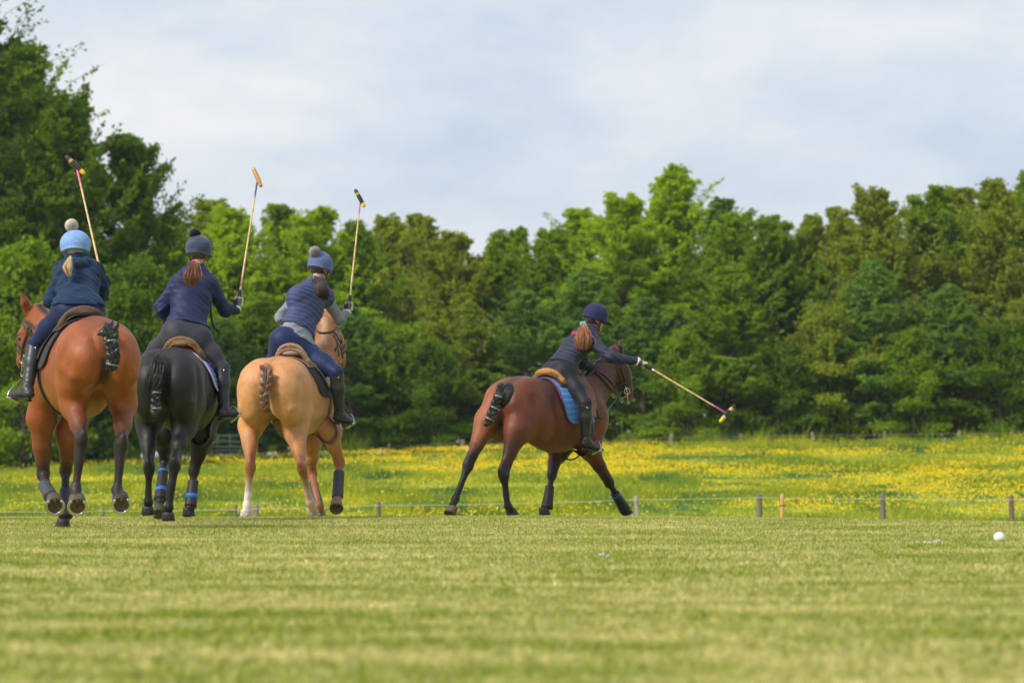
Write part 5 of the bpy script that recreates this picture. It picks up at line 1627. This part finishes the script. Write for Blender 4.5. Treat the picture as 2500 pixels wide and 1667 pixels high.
    def gloves(s, grips, col, cback, cuff):
        for q, (gp, gd, sd) in grips.items():
            f = Field(); hand(f, s.WL if q < 0 else s.WR, gp, gd, s.sc, .004, col, cback=cback, side=sd)
            o = f.obj('glove', .0032 if 'hifi' not in SKIP else .006, M['suede'], s.root, tau=.004)
            W, E = (s.WL, s.EL) if q < 0 else (s.WR, s.ER)
            a = nrm(gp - W); b = MB()
            b.tube([W - a * .012, W - a * .008, W + a * .012, W + a * .022], np.array([.040, .046, .042, .036]) * s.sc, 16, col=cuff)
            b.build('glove_cuff', M['suede'], o)
    def helmet(s, col, mat='knit', pom=None, peak=None, r=(.132, .116, .118), seam=True, hx=0., streak=None, strap=True, cut=-.028, name='helmet'):
        c = s.sc; f = Field(); A = np.stack([s.hf, s.hr, s.hu])
        cen = s.hp_(-.008 + hx, 0, .038)
        f.ell(cen, np.array(r) * c, A, .01, col)
        f.cone(s.hp_(.02, 0, cut), s.hp_(-.06, 0, cut - .012), .100 * c, .088 * c, .04, col, col, s.hu, .5)
        f.plane(s.hp_(-.005, 0, cut - .004), -nrm(s.hu + s.hf * .10), .006)
        if peak is not None:
            f.ell(s.hp_(.125 + hx, 0, -.008), np.array([.062, .072, .0085]) * c, np.stack([nrm(s.hf - s.hu * .22), s.hr, nrm(s.hu + s.hf * .22)]), .008, peak)
        if name == 'helmet': pass
        o = f.obj(name, .0048 if 'hifi' not in SKIP else .009, M[mat], s.root, tau=.004)
        b = MB()
        if seam:
            for (u_, w_, pl) in ((s.hr, s.hu, s.hf), (s.hf, s.hu, s.hr)):
                P, _ = ring_on(f, cen, pl, u_, w_, 26, -.0005, .3, .12, math.pi - .12, False)
                b.tube(P, .0022, 5, col=np.asarray(col) * .75)
            b.build('seam', M[mat], o)
        # rim lining and chin harness
        b = MB(); P, _ = ring_on(f, s.hp_(-.005, 0, cut + .004), s.hu, s.hf, s.hr, 30, .0, .3); b.tube(P, .0045, 6, closed=True, col=np.asarray(col) * .6); b.build('rim', M[mat], o)
        if strap:
            b = MB()
            for q in (-1, 1):
                b.tube(spline([s.hp_(.035, q * .088, -.02), s.hp_(.030, q * .078, -.07), s.hp_(.055, q * .045, -.118), s.hp_(.062, 0, -.128)], 10), .0085 * c, 6, flat=(s.hr, .3), col=(.015, .015, .018))
                b.tube(spline([s.hp_(-.05, q * .075, -.035), s.hp_(.0, q * .080, -.065), s.hp_(.030, q * .076, -.078)], 6), .0075 * c, 6, flat=(s.hr, .3), col=(.015, .015, .018))
            b.build('chin_strap', M['tack'], o)
        if pom is not None:
            pc, pr, pcol = pom
            rs = np.random.RandomState(4); b = MB(); n = 6500 if 'hifi' not in SKIP else 500
            d = rs.normal(0, 1, (n, 3)); d /= np.linalg.norm(d, axis=1, keepdims=True)
            V, fs, cc = [], [], []
            for i in range(n):
                t = nrm(np.cross(d[i], rs.normal(0, 1, 3))); v = np.cross(d[i], t)
                ln = pr * rs.uniform(.88, 1.08); w = pr * .03
                p0 = pc + d[i] * pr * .35; tip = pc + d[i] * ln + t * rs.normal(0, pr * .08)
                mid = pc + d[i] * ln * .8
                V += [p0 + t * w, p0 - t * w * .5 + v * w * .86, p0 - t * w * .5 - v * w * .86, mid + t * w * .8, mid - t * w * .4 + v * w * .7, mid - t * w * .4 - v * w * .7, tip]
                k = i * 7
                fs += [(k, k + 1, k + 4, k + 3), (k + 1, k + 2, k + 5, k + 4), (k + 2, k, k + 3, k + 5), (k + 3, k + 4, k + 6), (k + 4, k + 5, k + 6), (k + 5, k + 3, k + 6)]
                g = np.asarray(pcol) * rs.uniform(.75, 1.2); cc += [g * .7] * 3 + [g] * 4
            b.add(V, fs, np.array(cc)); b.build('pompom', M['wool'], o)
        s.hel = o; s.hf_field = f
        return o
    def undercap_hair(s, col, low=-.075):
        f = Field(); A = np.stack([s.hf, s.hr, s.hu])
        f.ell(s.hp_(-.022, 0, .0), np.array([.086, .080, .098]) * s.sc, A, .01, col)
        f.plane(s.hp_(.015, 0, 0), nrm(s.hf - s.hu * .15), .01)
        f.plane(s.hp_(0, 0, low), -s.hu, .02)
        rs = np.random.RandomState(2)
        f.disp = lambda Q: .002 * np.sin(((Q - s.H) @ s.hu) * 260 + 40 * ((Q - s.H) @ s.hr))
        return f.obj('hair', .006, M['hair'], s.root)
def march_c(f, P, D): return march(f, np.array([P]), np.array([D]), .0)[0]
M['wool'] = cloth('pompom_wool', .95, .1, 60, .5)

def mallet(label, grip, tip, h0, h1, lower, head_cols, band=None, ring=(.75, .73, .7), sling=True, gcol=(.015, .015, .017)):
    """polo mallet: rubber grip, cane shaft wrapped near the head, and a cigar shaped wooden head"""
    rt = empty('polo_mallet', grip, label, 'mallet', 'polo mallets')
    ax = nrm(tip - grip); Ln = np.linalg.norm(tip - grip)
    b = MB(); e0 = grip - ax * .075; e1 = grip + ax * .115
    b.tube([e0 - ax * .006, e0, e0 + ax * .01, grip, e1 - ax * .02, e1], [.012, .0195, .018, .0155, .0150, .0125], 14, flat=(np.cross(ax, [0, 1, 0]), 1.15), col=gcol)
    b.build('grip', M['boot'], rt)
    b = MB(); s0 = (e1 - grip).dot(ax); ts = np.linspace(s0 - .004, Ln - .012, 40); cols = []; rr = []
    rs = np.random.RandomState(int(abs(grip[0] * 1000)))
    nodes = np.arange(s0 + .12, Ln, .13)
    for t in ts:
        c = np.array((.68, .45, .20)) * rs.uniform(.92, 1.06); r = .0092 - .0022 * (t / Ln)
        if np.min(np.abs(nodes - t)) < .014: c = c * .62; r *= 1.13
        if t < s0 + .028: c = np.array(ring); r *= 1.15
        elif t < s0 + .055: c = np.array(band if band else (.65, .10, .06))
        if t > Ln - .155: c = np.array(lower); r *= 1.12
        cols.append(c); rr.append(r)
    b.tube(np.array([grip + ax * t for t in ts]), rr, 10, col=np.array(cols)); b.build('shaft', M['cane'], rt)
    b = MB(); n = 30; ts = np.linspace(0, 1, n); hx = nrm(h1 - h0); c = []; r = []
    for t in ts:
        r.append(.0215 * (1 - .25 * abs(t - .5) ** 2 * 4) * (1 if 0 < t < 1 else .8)); c.append(head_cols(t))
    b.tube(np.array([h0 + (h1 - h0) * t for t in ts]), r, 18, col=np.array(c))
    b.build('mallet_head', M['paint'], rt)
    return rt

def whip(label, a, b_, c_, w=.004):
    b = MB(); P = spline([a, b_, c_], 14)
    b.tube(P, np.linspace(w, w * .45, 14), 6, col=(.055, .04, .035))
    b.tube([P[-1], P[-1] + nrm(P[-1] - P[-2]) * .03], [w * .5, w * 1.4], 5, col=(.10, .06, .05))
    o = b.build('riding_whip', M['tack']); return tag(o, label, 'whip', 'riding whips')

def dark_yellow(t):
    if t > .80: return (.72, .46, .01)
    if .24 < t < .34: return (.50, .27, .07)
    return (.014, .014, .016)
_mm = MT('marled_knit', .8); _nn = _mm.noise(26, 4, .7, stretch=(.45, .45, 3.2))
_mm.base(_mm.mix(1.0, _mm.attr(), _mm.ramp(_nn, [(.38, (.45, .5, .6)), (.62, (1.9, 1.7, 1.5))]), 'MULTIPLY')); _mm.b.inputs['Sheen Weight'].default_value = .3
M['marl'] = _mm.m
def reins(h, hand_p, q, n=2, sag=.05, col=(.035, .026, .022)):
    for i in range(n):
        b = MB(); a = h.bitp[q] + h.hd * (.0 if i == 0 else .10) * h.hk - h.fr * (.0 if i == 0 else .03) * h.hk
        e = hand_p + np.array([0, 0, -.015 * i])
        m = (a + e) / 2 + np.array([0, 0, -sag * (1 + .5 * i)])
        # keep the rein outside the neck
        P = spline([a, m, e], 18)
        d = h.f.dist(P); e_ = .004; G = np.stack([h.f.dist(P + np.eye(3)[j] * e_) - h.f.dist(P - np.eye(3)[j] * e_) for j in range(3)], 1)
        G /= np.maximum(np.linalg.norm(G, axis=1, keepdims=True), 1e-9)
        P = P + G * np.clip(.012 - d, 0, .2)[:, None]
        b.tube(P, .0085, 6, flat=(np.array([0, 0, 1.]), .35) if False else (G, .35), col=col)
        b.build('rein', M['tack'], h.root)

if 'riders' not in SKIP:
  if 1 in HORSES:
    h = HORSES[1]
    h.saddle('brown suede saddle with small stud badge on the light bay pony at the far left', (.03, .028, .03), (.105, .065, .045), (.035, .025, .022), quilt=False, cantle_h=.075)
    G = J(256, 712, 34.02); TIP = J(187, 408, 34.59)
    r = Rider('person in light blue helmet cover with cream pompom, navy hoodie and blonde ponytail',
              J(191, 757, 33.55), J(190, 722, 33.62), J(189, 688, 33.72), J(188, 648, 33.80), J(184, 608, 33.84),
              J(154, 668, 33.74), J(229, 663, 33.80), J(124, 734, 33.72), J(248, 696, 33.86), h.L(1.02, -.10, 1.62), J(252, 722, 33.96),
              J(84, 843, 33.72), h.L(1.02, .33, 1.12), J(67, 952, 33.58), h.L(.95, .34, 1.0), J(24, 966, 33.74), h.L(1.1, .35, .96), hyaw=-4, hpitch=-8, sc=.93, skin=(.50, .30, .22))
    r.vis = -1
    gr = {1: (G, TIP - G, 1), -1: (h.L(1.08, -.08, 1.60), h.Uv - h.Fv * .2, -1)}
    r.body(gr)
    r.top('hoodie', (.009, .030, .078), 'fleece', .020, hem=[(J(190, 745, 33.5), [0, -.05, -1])], disp=r.wrinkle(.0095, 52, 1), hood=True, arm_e=.020, fat=1.05)
    r.breeches((.007, .017, .080), gl=.95)
    r.boots((.030, .033, .040))
    r.gloves(gr, (.70, .66, .60), (.02, .02, .022), (.72, .68, .62))
    r.helmet((.21, .36, .70), pom=(J(175, 551, 33.85), .054, (.78, .72, .64)), peak=(.10, .18, .4), cut=-.030, r=(.140, .132, .124))
    r.undercap_hair((.42, .28, .14))
    strands('ponytail', [J(172, 628, 33.62), J(169, 638, 33.56), J(166, 655, 33.52), J(171, 682, 33.52)], [.012, .022, .036, .012], 260, [(.60, .42, .22), (.72, .54, .32), (.45, .29, .14)], M['hair'], r.root, seed=2, end_jit=.35, fly=.4)
    b = MB(); c0 = J(170, 634, 33.58); b.tube([c0 + [-.012, 0, .006], c0 + [.012, 0, -.002]], .012, 10, col=(.02, .02, .02)); b.build('hair_tie', M['suede'], r.root)
    mallet('mallet held up by the leftmost rider, black and yellow head, pink wrap', G, TIP, J(161, 382, 34.62), J(206, 425, 34.56), (.75, .10, .38), dark_yellow)
    h.stirrup(-1, h.hug([.84], [-42], .04)[0], r.fl_L[0] * .25 + r.fl_L[1] * .75 - r.fl_L[3] * .035, r.fl_L[2])
    h.stirrup(1, h.hug([.84], [42], .04)[0], r.fl_R[0] * .25 + r.fl_R[1] * .75 - r.fl_R[3] * .035, r.fl_R[2])
    reins(h, h.L(1.08, -.08, 1.60), -1, sag=.04); reins(h, h.L(1.08, -.08, 1.60), 1, sag=.03)
    whip('thin dark whip pointing left past the head of the leftmost pony', h.L(1.06, -.06, 1.60), J(60, 812, 34.0), J(13, 824, 33.9))
  if 2 in HORSES:
    h = HORSES[2]
    h.saddle('tan saddle with orange trim and blue edged pad on the black pony', (.10, .20, .62), (.19, .11, .05), (.34, .10, .035), binding=(.62, .55, .62), quilt=True, cantle_h=.09)
    G = J(582, 738, 38.32); TIP = J(629, 436, 38.69)
    r = Rider('person in dark marled helmet cover with pompom, navy jacket and grey breeches, auburn ponytail',
              J(455, 818, 37.88), J(460, 775, 37.95), J(467, 728, 38.03), J(478, 662, 38.12), J(486, 616, 38.15),
              J(434, 694, 38.02), J(513, 695, 38.12), J(392, 752, 38.02), J(550, 758, 38.22), h.L(1.0, -.10, 1.58), J(577, 754, 38.28),
              J(352, 888, 38.15), h.atf(542, 898, .70), h.L(.95, -.38, .80), h.atf(546, 1000, .58), h.L(1.12, -.42, .74), h.atf(584, 1012, .74), hyaw=22, hpitch=-8, skin=(.50, .29, .21))
    r.vis = 1
    gr = {1: (G, TIP - G, 1), -1: (h.L(1.06, -.08, 1.56), h.Uv - h.Fv * .2, -1)}
    r.body(gr)
    r.top('jacket', (.012, .018, .078), 'soft', .020, hem=[(J(457, 796, 37.9), -r.sp + r.u * .02)], disp=r.wrinkle(.0075, 42, 2), arm_e=.016, fat=1.03)
    r.breeches((.036, .036, .050), gl=1.12)
    r.boots((.012, .012, .013))
    r.gloves(gr, (.66, .58, .50), (.02, .02, .022), (.70, .62, .52))
    r.helmet((.022, .036, .085), mat='marl', pom=(J(476, 572, 38.13), .050, (.018, .026, .055)), peak=(.012, .014, .02), cut=-.034)
    r.undercap_hair((.08, .035, .018))
    b = MB()
    for i in range(9):
        a = i * .7; c0 = J(473, 641, 37.88) + np.array([math.cos(a) * .014, -.005, math.sin(a) * .012]); b.tube([c0 + [-.008, 0, 0], c0 + [.008, 0, .004]], .008, 8, col=(.75, .03, .22))
    b.build('hair_tie', M['suede'], r.root)
    strands('ponytail', [J(474, 644, 37.88), J(472, 655, 37.80), J(468, 680, 37.76), J(466, 706, 37.76)], [.016, .050, .076, .028], 460, [(.17, .060, .022), (.27, .105, .038), (.09, .032, .014)], M['hair'], r.root, seed=3, end_jit=.35, fly=.5)
    mallet('mallet with plain wooden head and navy wrap, held up by the second rider', G, TIP, J(618, 410, 38.72), J(638, 456, 38.66), (.03, .04, .16),
           lambda t: (.55, .33, .10) if t < .12 else ((.46, .25, .06) if int(t * 9) % 2 else (.50, .29, .08)))
    h.stirrup(1, h.hug([.84], [42], .04)[0], r.fl_R[0] * .25 + r.fl_R[1] * .75 - r.fl_R[3] * .035, r.fl_R[2])
    h.stirrup(-1, h.hug([.84], [-42], .04)[0], r.fl_L[0] * .25 + r.fl_L[1] * .75 - r.fl_L[3] * .035, r.fl_L[2])
    reins(h, h.L(1.06, -.08, 1.56), -1); reins(h, h.L(1.06, -.08, 1.56), 1)
    # spare rein ends hanging at the right of the jacket
    b = MB(); b.tube(spline([J(513, 742, 38.3), J(516, 775, 38.28), J(522, 798, 38.26), J(534, 810, 38.26)], 12), .011, 6, flat=([0, 1, 0], .3), col=(.02, .017, .015)); b.build('rein', M['tack'], h.root)
    whip('thin whip crossing the gap between the leftmost pony and the second rider', h.L(1.04, -.09, 1.56), J(378, 805, 38.35), J(332, 819, 38.2))
  if 3 in HORSES:
    h = HORSES[3]
    h.saddle('pale brown saddle with broad cantle on the palomino pony', (.025, .025, .028), (.29, .20, .135), (.24, .15, .095), quilt=False, cantle_h=.115, under=(.20, .12, .07), f0=.41)
    G = J(852, 749, 41.68); TIP = J(880, 487, 41.99)
    r = Rider('person in blue quilted vest over grey top, slate blue helmet cover with grey pompom',
              J(721, 850, 41.10), J(728, 800, 41.17), J(748, 746, 41.3), J(772, 697, 41.40), J(782, 653, 41.44),
              J(724, 724, 41.22), J(792, 724, 41.44), J(684, 775, 41.3), J(829, 780, 41.6), h.L(1.0, -.06, 1.58), J(847, 763, 41.64),
              h.L(.90, -.37, 1.10), h.atr(821, 908, .38), h.L(.95, -.34, .98), h.atr(829, 1012, .39), h.L(1.1, -.36, .93), h.atr(868, 1033, .50), hyaw=42, hpitch=-12, skin=(.52, .30, .22), tw=1.03, hw=.155, tl=1.2)
    r.vis = 1
    gr = {1: (G, TIP - G, 1), -1: (h.L(1.06, -.03, 1.56), h.Uv - h.Fv * .2, -1)}
    r.body(gr)
    r.top('shirt', (.22, .235, .28), 'soft', .010, hem=[(J(712, 822, 41.05), -r.sp)], gl=1.1, disp=r.wrinkle(.005, 60, 3), collar=False, cut=.93, arm_e=.008)
    r.top('quilted_vest', (.055, .074, .18), 'quilt', .022, sleeves=False, hem=[(J(719, 794, 41.08), -r.sp)], disp=r.quilt(.046, .008, vert=.5), fat=1.02, h=.0055, paint=r.qlines(.046))
    r.breeches((.009, .019, .085), gl=1.08)
    r.boots((.022, .023, .026))
    r.gloves(gr, (.62, .60, .56), (.03, .03, .035), (.66, .62, .58))
    r.helmet((.11, .15, .31), pom=(J(769, 616, 41.36), .060, (.40, .40, .42)), peak=(.02, .035, .11), cut=-.026)
    r.undercap_hair((.035, .018, .014))
    b = MB(); c0 = J(767, 680, 41.18); b.tube([c0 + [-.012, 0, 0], c0 + [.014, 0, -.004]], .013, 10, col=(.5, .52, .55)); b.build('hair_tie', M['suede'], r.root)
    strands('ponytail', [J(767, 680, 41.18), J(776, 696, 41.12), J(789, 715, 41.1), J(796, 740, 41.14)], [.016, .044, .062, .018], 420, [(.040, .018, .016), (.075, .035, .028), (.025, .012, .012)], M['hair'], r.root, seed=4, end_jit=.35, fly=.3)
    mallet('mallet with black and yellow banded head held up by the rider in the vest', G, TIP, J(867, 463, 42.02), J(890, 505, 41.96), (.72, .10, .34), dark_yellow, band=(.75, .55, .03))
    h.stirrup(1, h.hug([.84], [42], .04)[0], r.fl_R[0] * .25 + r.fl_R[1] * .75 - r.fl_R[3] * .035, r.fl_R[2])
    h.stirrup(-1, h.hug([.84], [-42], .04)[0], r.fl_L[0] * .25 + r.fl_L[1] * .75 - r.fl_L[3] * .035, r.fl_L[2])
    reins(h, h.L(1.06, -.03, 1.56), 1, sag=.06); reins(h, h.L(1.06, -.03, 1.56), -1, sag=.05)
    whip('thin whip sloping down left from the rider in the quilted vest', h.L(1.04, -.04, 1.56), J(640, 850, 41.5), J(553, 884, 41.35))
  if 4 in HORSES:
    h = HORSES[4]
    h.saddle('tan leather saddle with bright blue quilted pad on the dark bay pony', (.095, .27, .62), (.42, .19, .065), (.20, .075, .035), binding=(.16, .03, .12), quilt=True, cantle_h=.07, f0=.47, pad_lo=(-103, 103), fl_a=90, padf=-.10)
    G = J(1568, 887, 42.78); TIP = J(1776, 1010, 42.55)
    r = Rider('person leaning out to strike, dark quilted jacket with pink stripes, navy helmet',
              J(1366, 912, 42.86), J(1378, 884, 42.93), J(1404, 850, 43.02), J(1438, 812, 43.10), J(1454, 777, 43.14),
              J(1412, 822, 43.20), J(1447, 838, 42.88), J(1424, 888, 43.22), J(1491, 872, 42.72), J(1449, 902, 43.36), J(1556, 882, 42.76),
              h.L(1.0, -.33, 1.10), h.atr(1429, 984, .40), h.L(.93, -.34, .95), h.atr(1430, 1076, .39), h.L(1.1, -.36, .90), h.atr(1470, 1098, .44), hyaw=68, hpitch=-16, skin=(.50, .28, .20), sc=.98)
    r.vis = 1
    LH = J(1461, 906, 43.42)
    gr = {1: (G, TIP - G, 1), -1: (LH, h.Uv + h.Rv * .3, -1)}
    r.body(gr)
    st0 = r.N - r.sp * .105
    def stripes(V, c):
        w = V - r.N; a = w @ r.sp; b = w @ r.u; q = w @ r.fr
        m = (((a < -.058) & (a > -.088)) | ((a < -.102) & (a > -.132))) & (q < -.01) & (b < .05) & (b > -.2)
        c = c.copy(); c[m] = (.55, .02, .08); return c
    r.top('quilted_jacket', (.027, .033, .062), 'quilt', .018, hem=[(J(1371, 897, 42.9), -r.sp)], disp=r.quilt(.046, .008, seed=6, vert=0), paint=r.qlines(.046, 0, .2, stripes), arm_e=.010, h=.0052, fat=1.02)
    b = MB(); 
    r.breeches((.010, .011, .017), gl=1.12)
    r.boots((.015, .016, .018))
    r.gloves(gr, (.66, .62, .56), (.03, .03, .035), (.72, .68, .62))
    r.helmet((.020, .022, .085), mat='knit', pom=None, peak=(.024, .024, .10), cut=-.024)
    r.undercap_hair((.05, .02, .012))
    b = MB()
    for i in range(10):
        a = i * .63; c0 = J(1424, 792, 42.98) + np.array([math.cos(a) * .020, -.01, math.sin(a) * .016]); b.tube([c0 + [-.012, 0, 0], c0 + [.012, 0, .006]], .013, 8, col=(.16, .38, .62) if i % 2 else (.35, .55, .72))
    b.build('scrunchie', M['suede'], r.root)
    strands('ponytail', [J(1424, 795, 42.97), J(1424, 808, 42.86), J(1424, 832, 42.80), J(1421, 860, 42.80)], [.018, .050, .078, .055], 560, [(.34, .13, .045), (.50, .22, .08), (.20, .07, .028)], M['hair'], r.root, seed=6, end_jit=.3, fly=.6)
    mallet('mallet reaching down to the right with pink wrap, black and yellow head', G, TIP, J(1793, 990, 42.6), J(1757, 1030, 42.5), (.40, .06, .26),
           lambda t: (.70, .52, .02) if t > .82 else ((.62, .42, .22) if t > .66 else ((.014, .014, .016) if t > .34 else ((.58, .36, .18) if t > .17 else (.02, .025, .03)))))
    h.stirrup(1, h.hug([.84], [42], .04)[0], r.fl_R[0] * .25 + r.fl_R[1] * .75 - r.fl_R[3] * .035, r.fl_R[2])
    h.stirrup(-1, h.hug([.84], [-42], .04)[0], r.fl_L[0] * .25 + r.fl_L[1] * .75 - r.fl_L[3] * .035, r.fl_L[2])
    reins(h, LH, -1, sag=.02)
    # breastplate, neck strap and martingale
    def onh(pts, off=.007):
        D = np.array([nrm(p - np.array([0, 0, CH])) for p in pts])
        return march(h.f, np.array(pts) - D * .55, D, off)
    for pth in ([(1453, 905), (1466, 908), (1484, 921), (1502, 940), (1516, 954), (1524, 962)], [(1451, 908), (1462, 914), (1478, 930), (1494, 950), (1508, 966), (1518, 972)]):
        A_ = onh([J(px, py, 43.2) for px, py in spline(pth, 22)], .012)
        A_[0] = LH; A_[-1] = h.bitp[1]
        ok = [0] + [i for i in range(1, 21) if h.f.dist(A_[i:i + 1])[0] < .05] + [21]
        A_ = spline(A_[ok], 24); h.strap(A_, .012, (.030, .022, .019), 'rein', n=0)
    A_ = onh([J(px, py, 42.9) for px, py in spline([(1424, 930), (1434, 955), (1445, 985), (1456, 1020)], 12)]); h.strap(A_, .015, (.05, .035, .03), 'breastplate', n=0)
    A_ = onh([J(px, py, 42.9) for px, py in spline([(1432, 934), (1447, 965), (1459, 1000), (1465, 1022)], 12)]); h.strap(A_, .013, (.05, .035, .03), 'martingale', n=0)
    A_ = onh([J(px, py, 42.9) for px, py in spline([(1443, 1032), (1451, 1030), (1458, 1027), (1465, 1025)], 8)]); h.strap(A_, .022, (.045, .03, .026), 'breastplate', n=0)
    A_ = onh([J(px, py, 42.9) for px, py in spline([(1444, 996), (1452, 997), (1462, 995), (1470, 992)], 8)]); h.strap(A_, .010, (.06, .04, .035), 'neck_strap', n=0)
    b = MB(); b.tube(spline([J(1466, 1022, 42.95), J(1490, 992, 43.3), J(1510, 965, 43.5), J(1520, 952, 43.58)], 10), .012, 6, flat=([0, 1, 0], .4), col=(.06, .045, .04)); b.build('martingale', M['tack'], h.root)
    b = MB(); b.tube(spline([J(1372, 1112, 42.9), J(1385, 1121, 42.9), J(1400, 1121, 42.9), J(1414, 1112, 42.9)], 10), .009, 6, flat=([0, 1, 0], .4), col=(.02, .017, .015)); b.build('strap_end', M['tack'], h.sad)

# ------------------------------------------------------------------ thin haze volume, added to lift the dark gaps in the trees
if 'haze' not in SKIP:
    hb = MB(); x0, x1, y0, y1, z0, z1 = -910., 910., -910., 1810., -3.5, 22.
    V = [(x, y, z) for x in (x0, x1) for y in (y0, y1) for z in (z0, z1)]
    hb.add(V, [(0, 1, 3, 2), (4, 6, 7, 5), (0, 4, 5, 1), (2, 3, 7, 6), (0, 2, 6, 4), (1, 5, 7, 3)])
    hm = bpy.data.materials.new('haze'); hm.use_nodes = True; ht_ = hm.node_tree; ht_.nodes.clear()
    ho = ht_.nodes.new('ShaderNodeOutputMaterial'); hv = ht_.nodes.new('ShaderNodeVolumePrincipled')
    hv.inputs['Color'].default_value = (.80, .88, 1.0, 1); hv.inputs['Density'].default_value = .00015; hv.inputs['Anisotropy'].default_value = .2
    ht_.links.new(hv.outputs[0], ho.inputs['Volume'])
    tag(hb.build('haze', hm, None, False), 'thin pale haze added to lift the dark gaps in the trees', 'haze', kind='stuff')
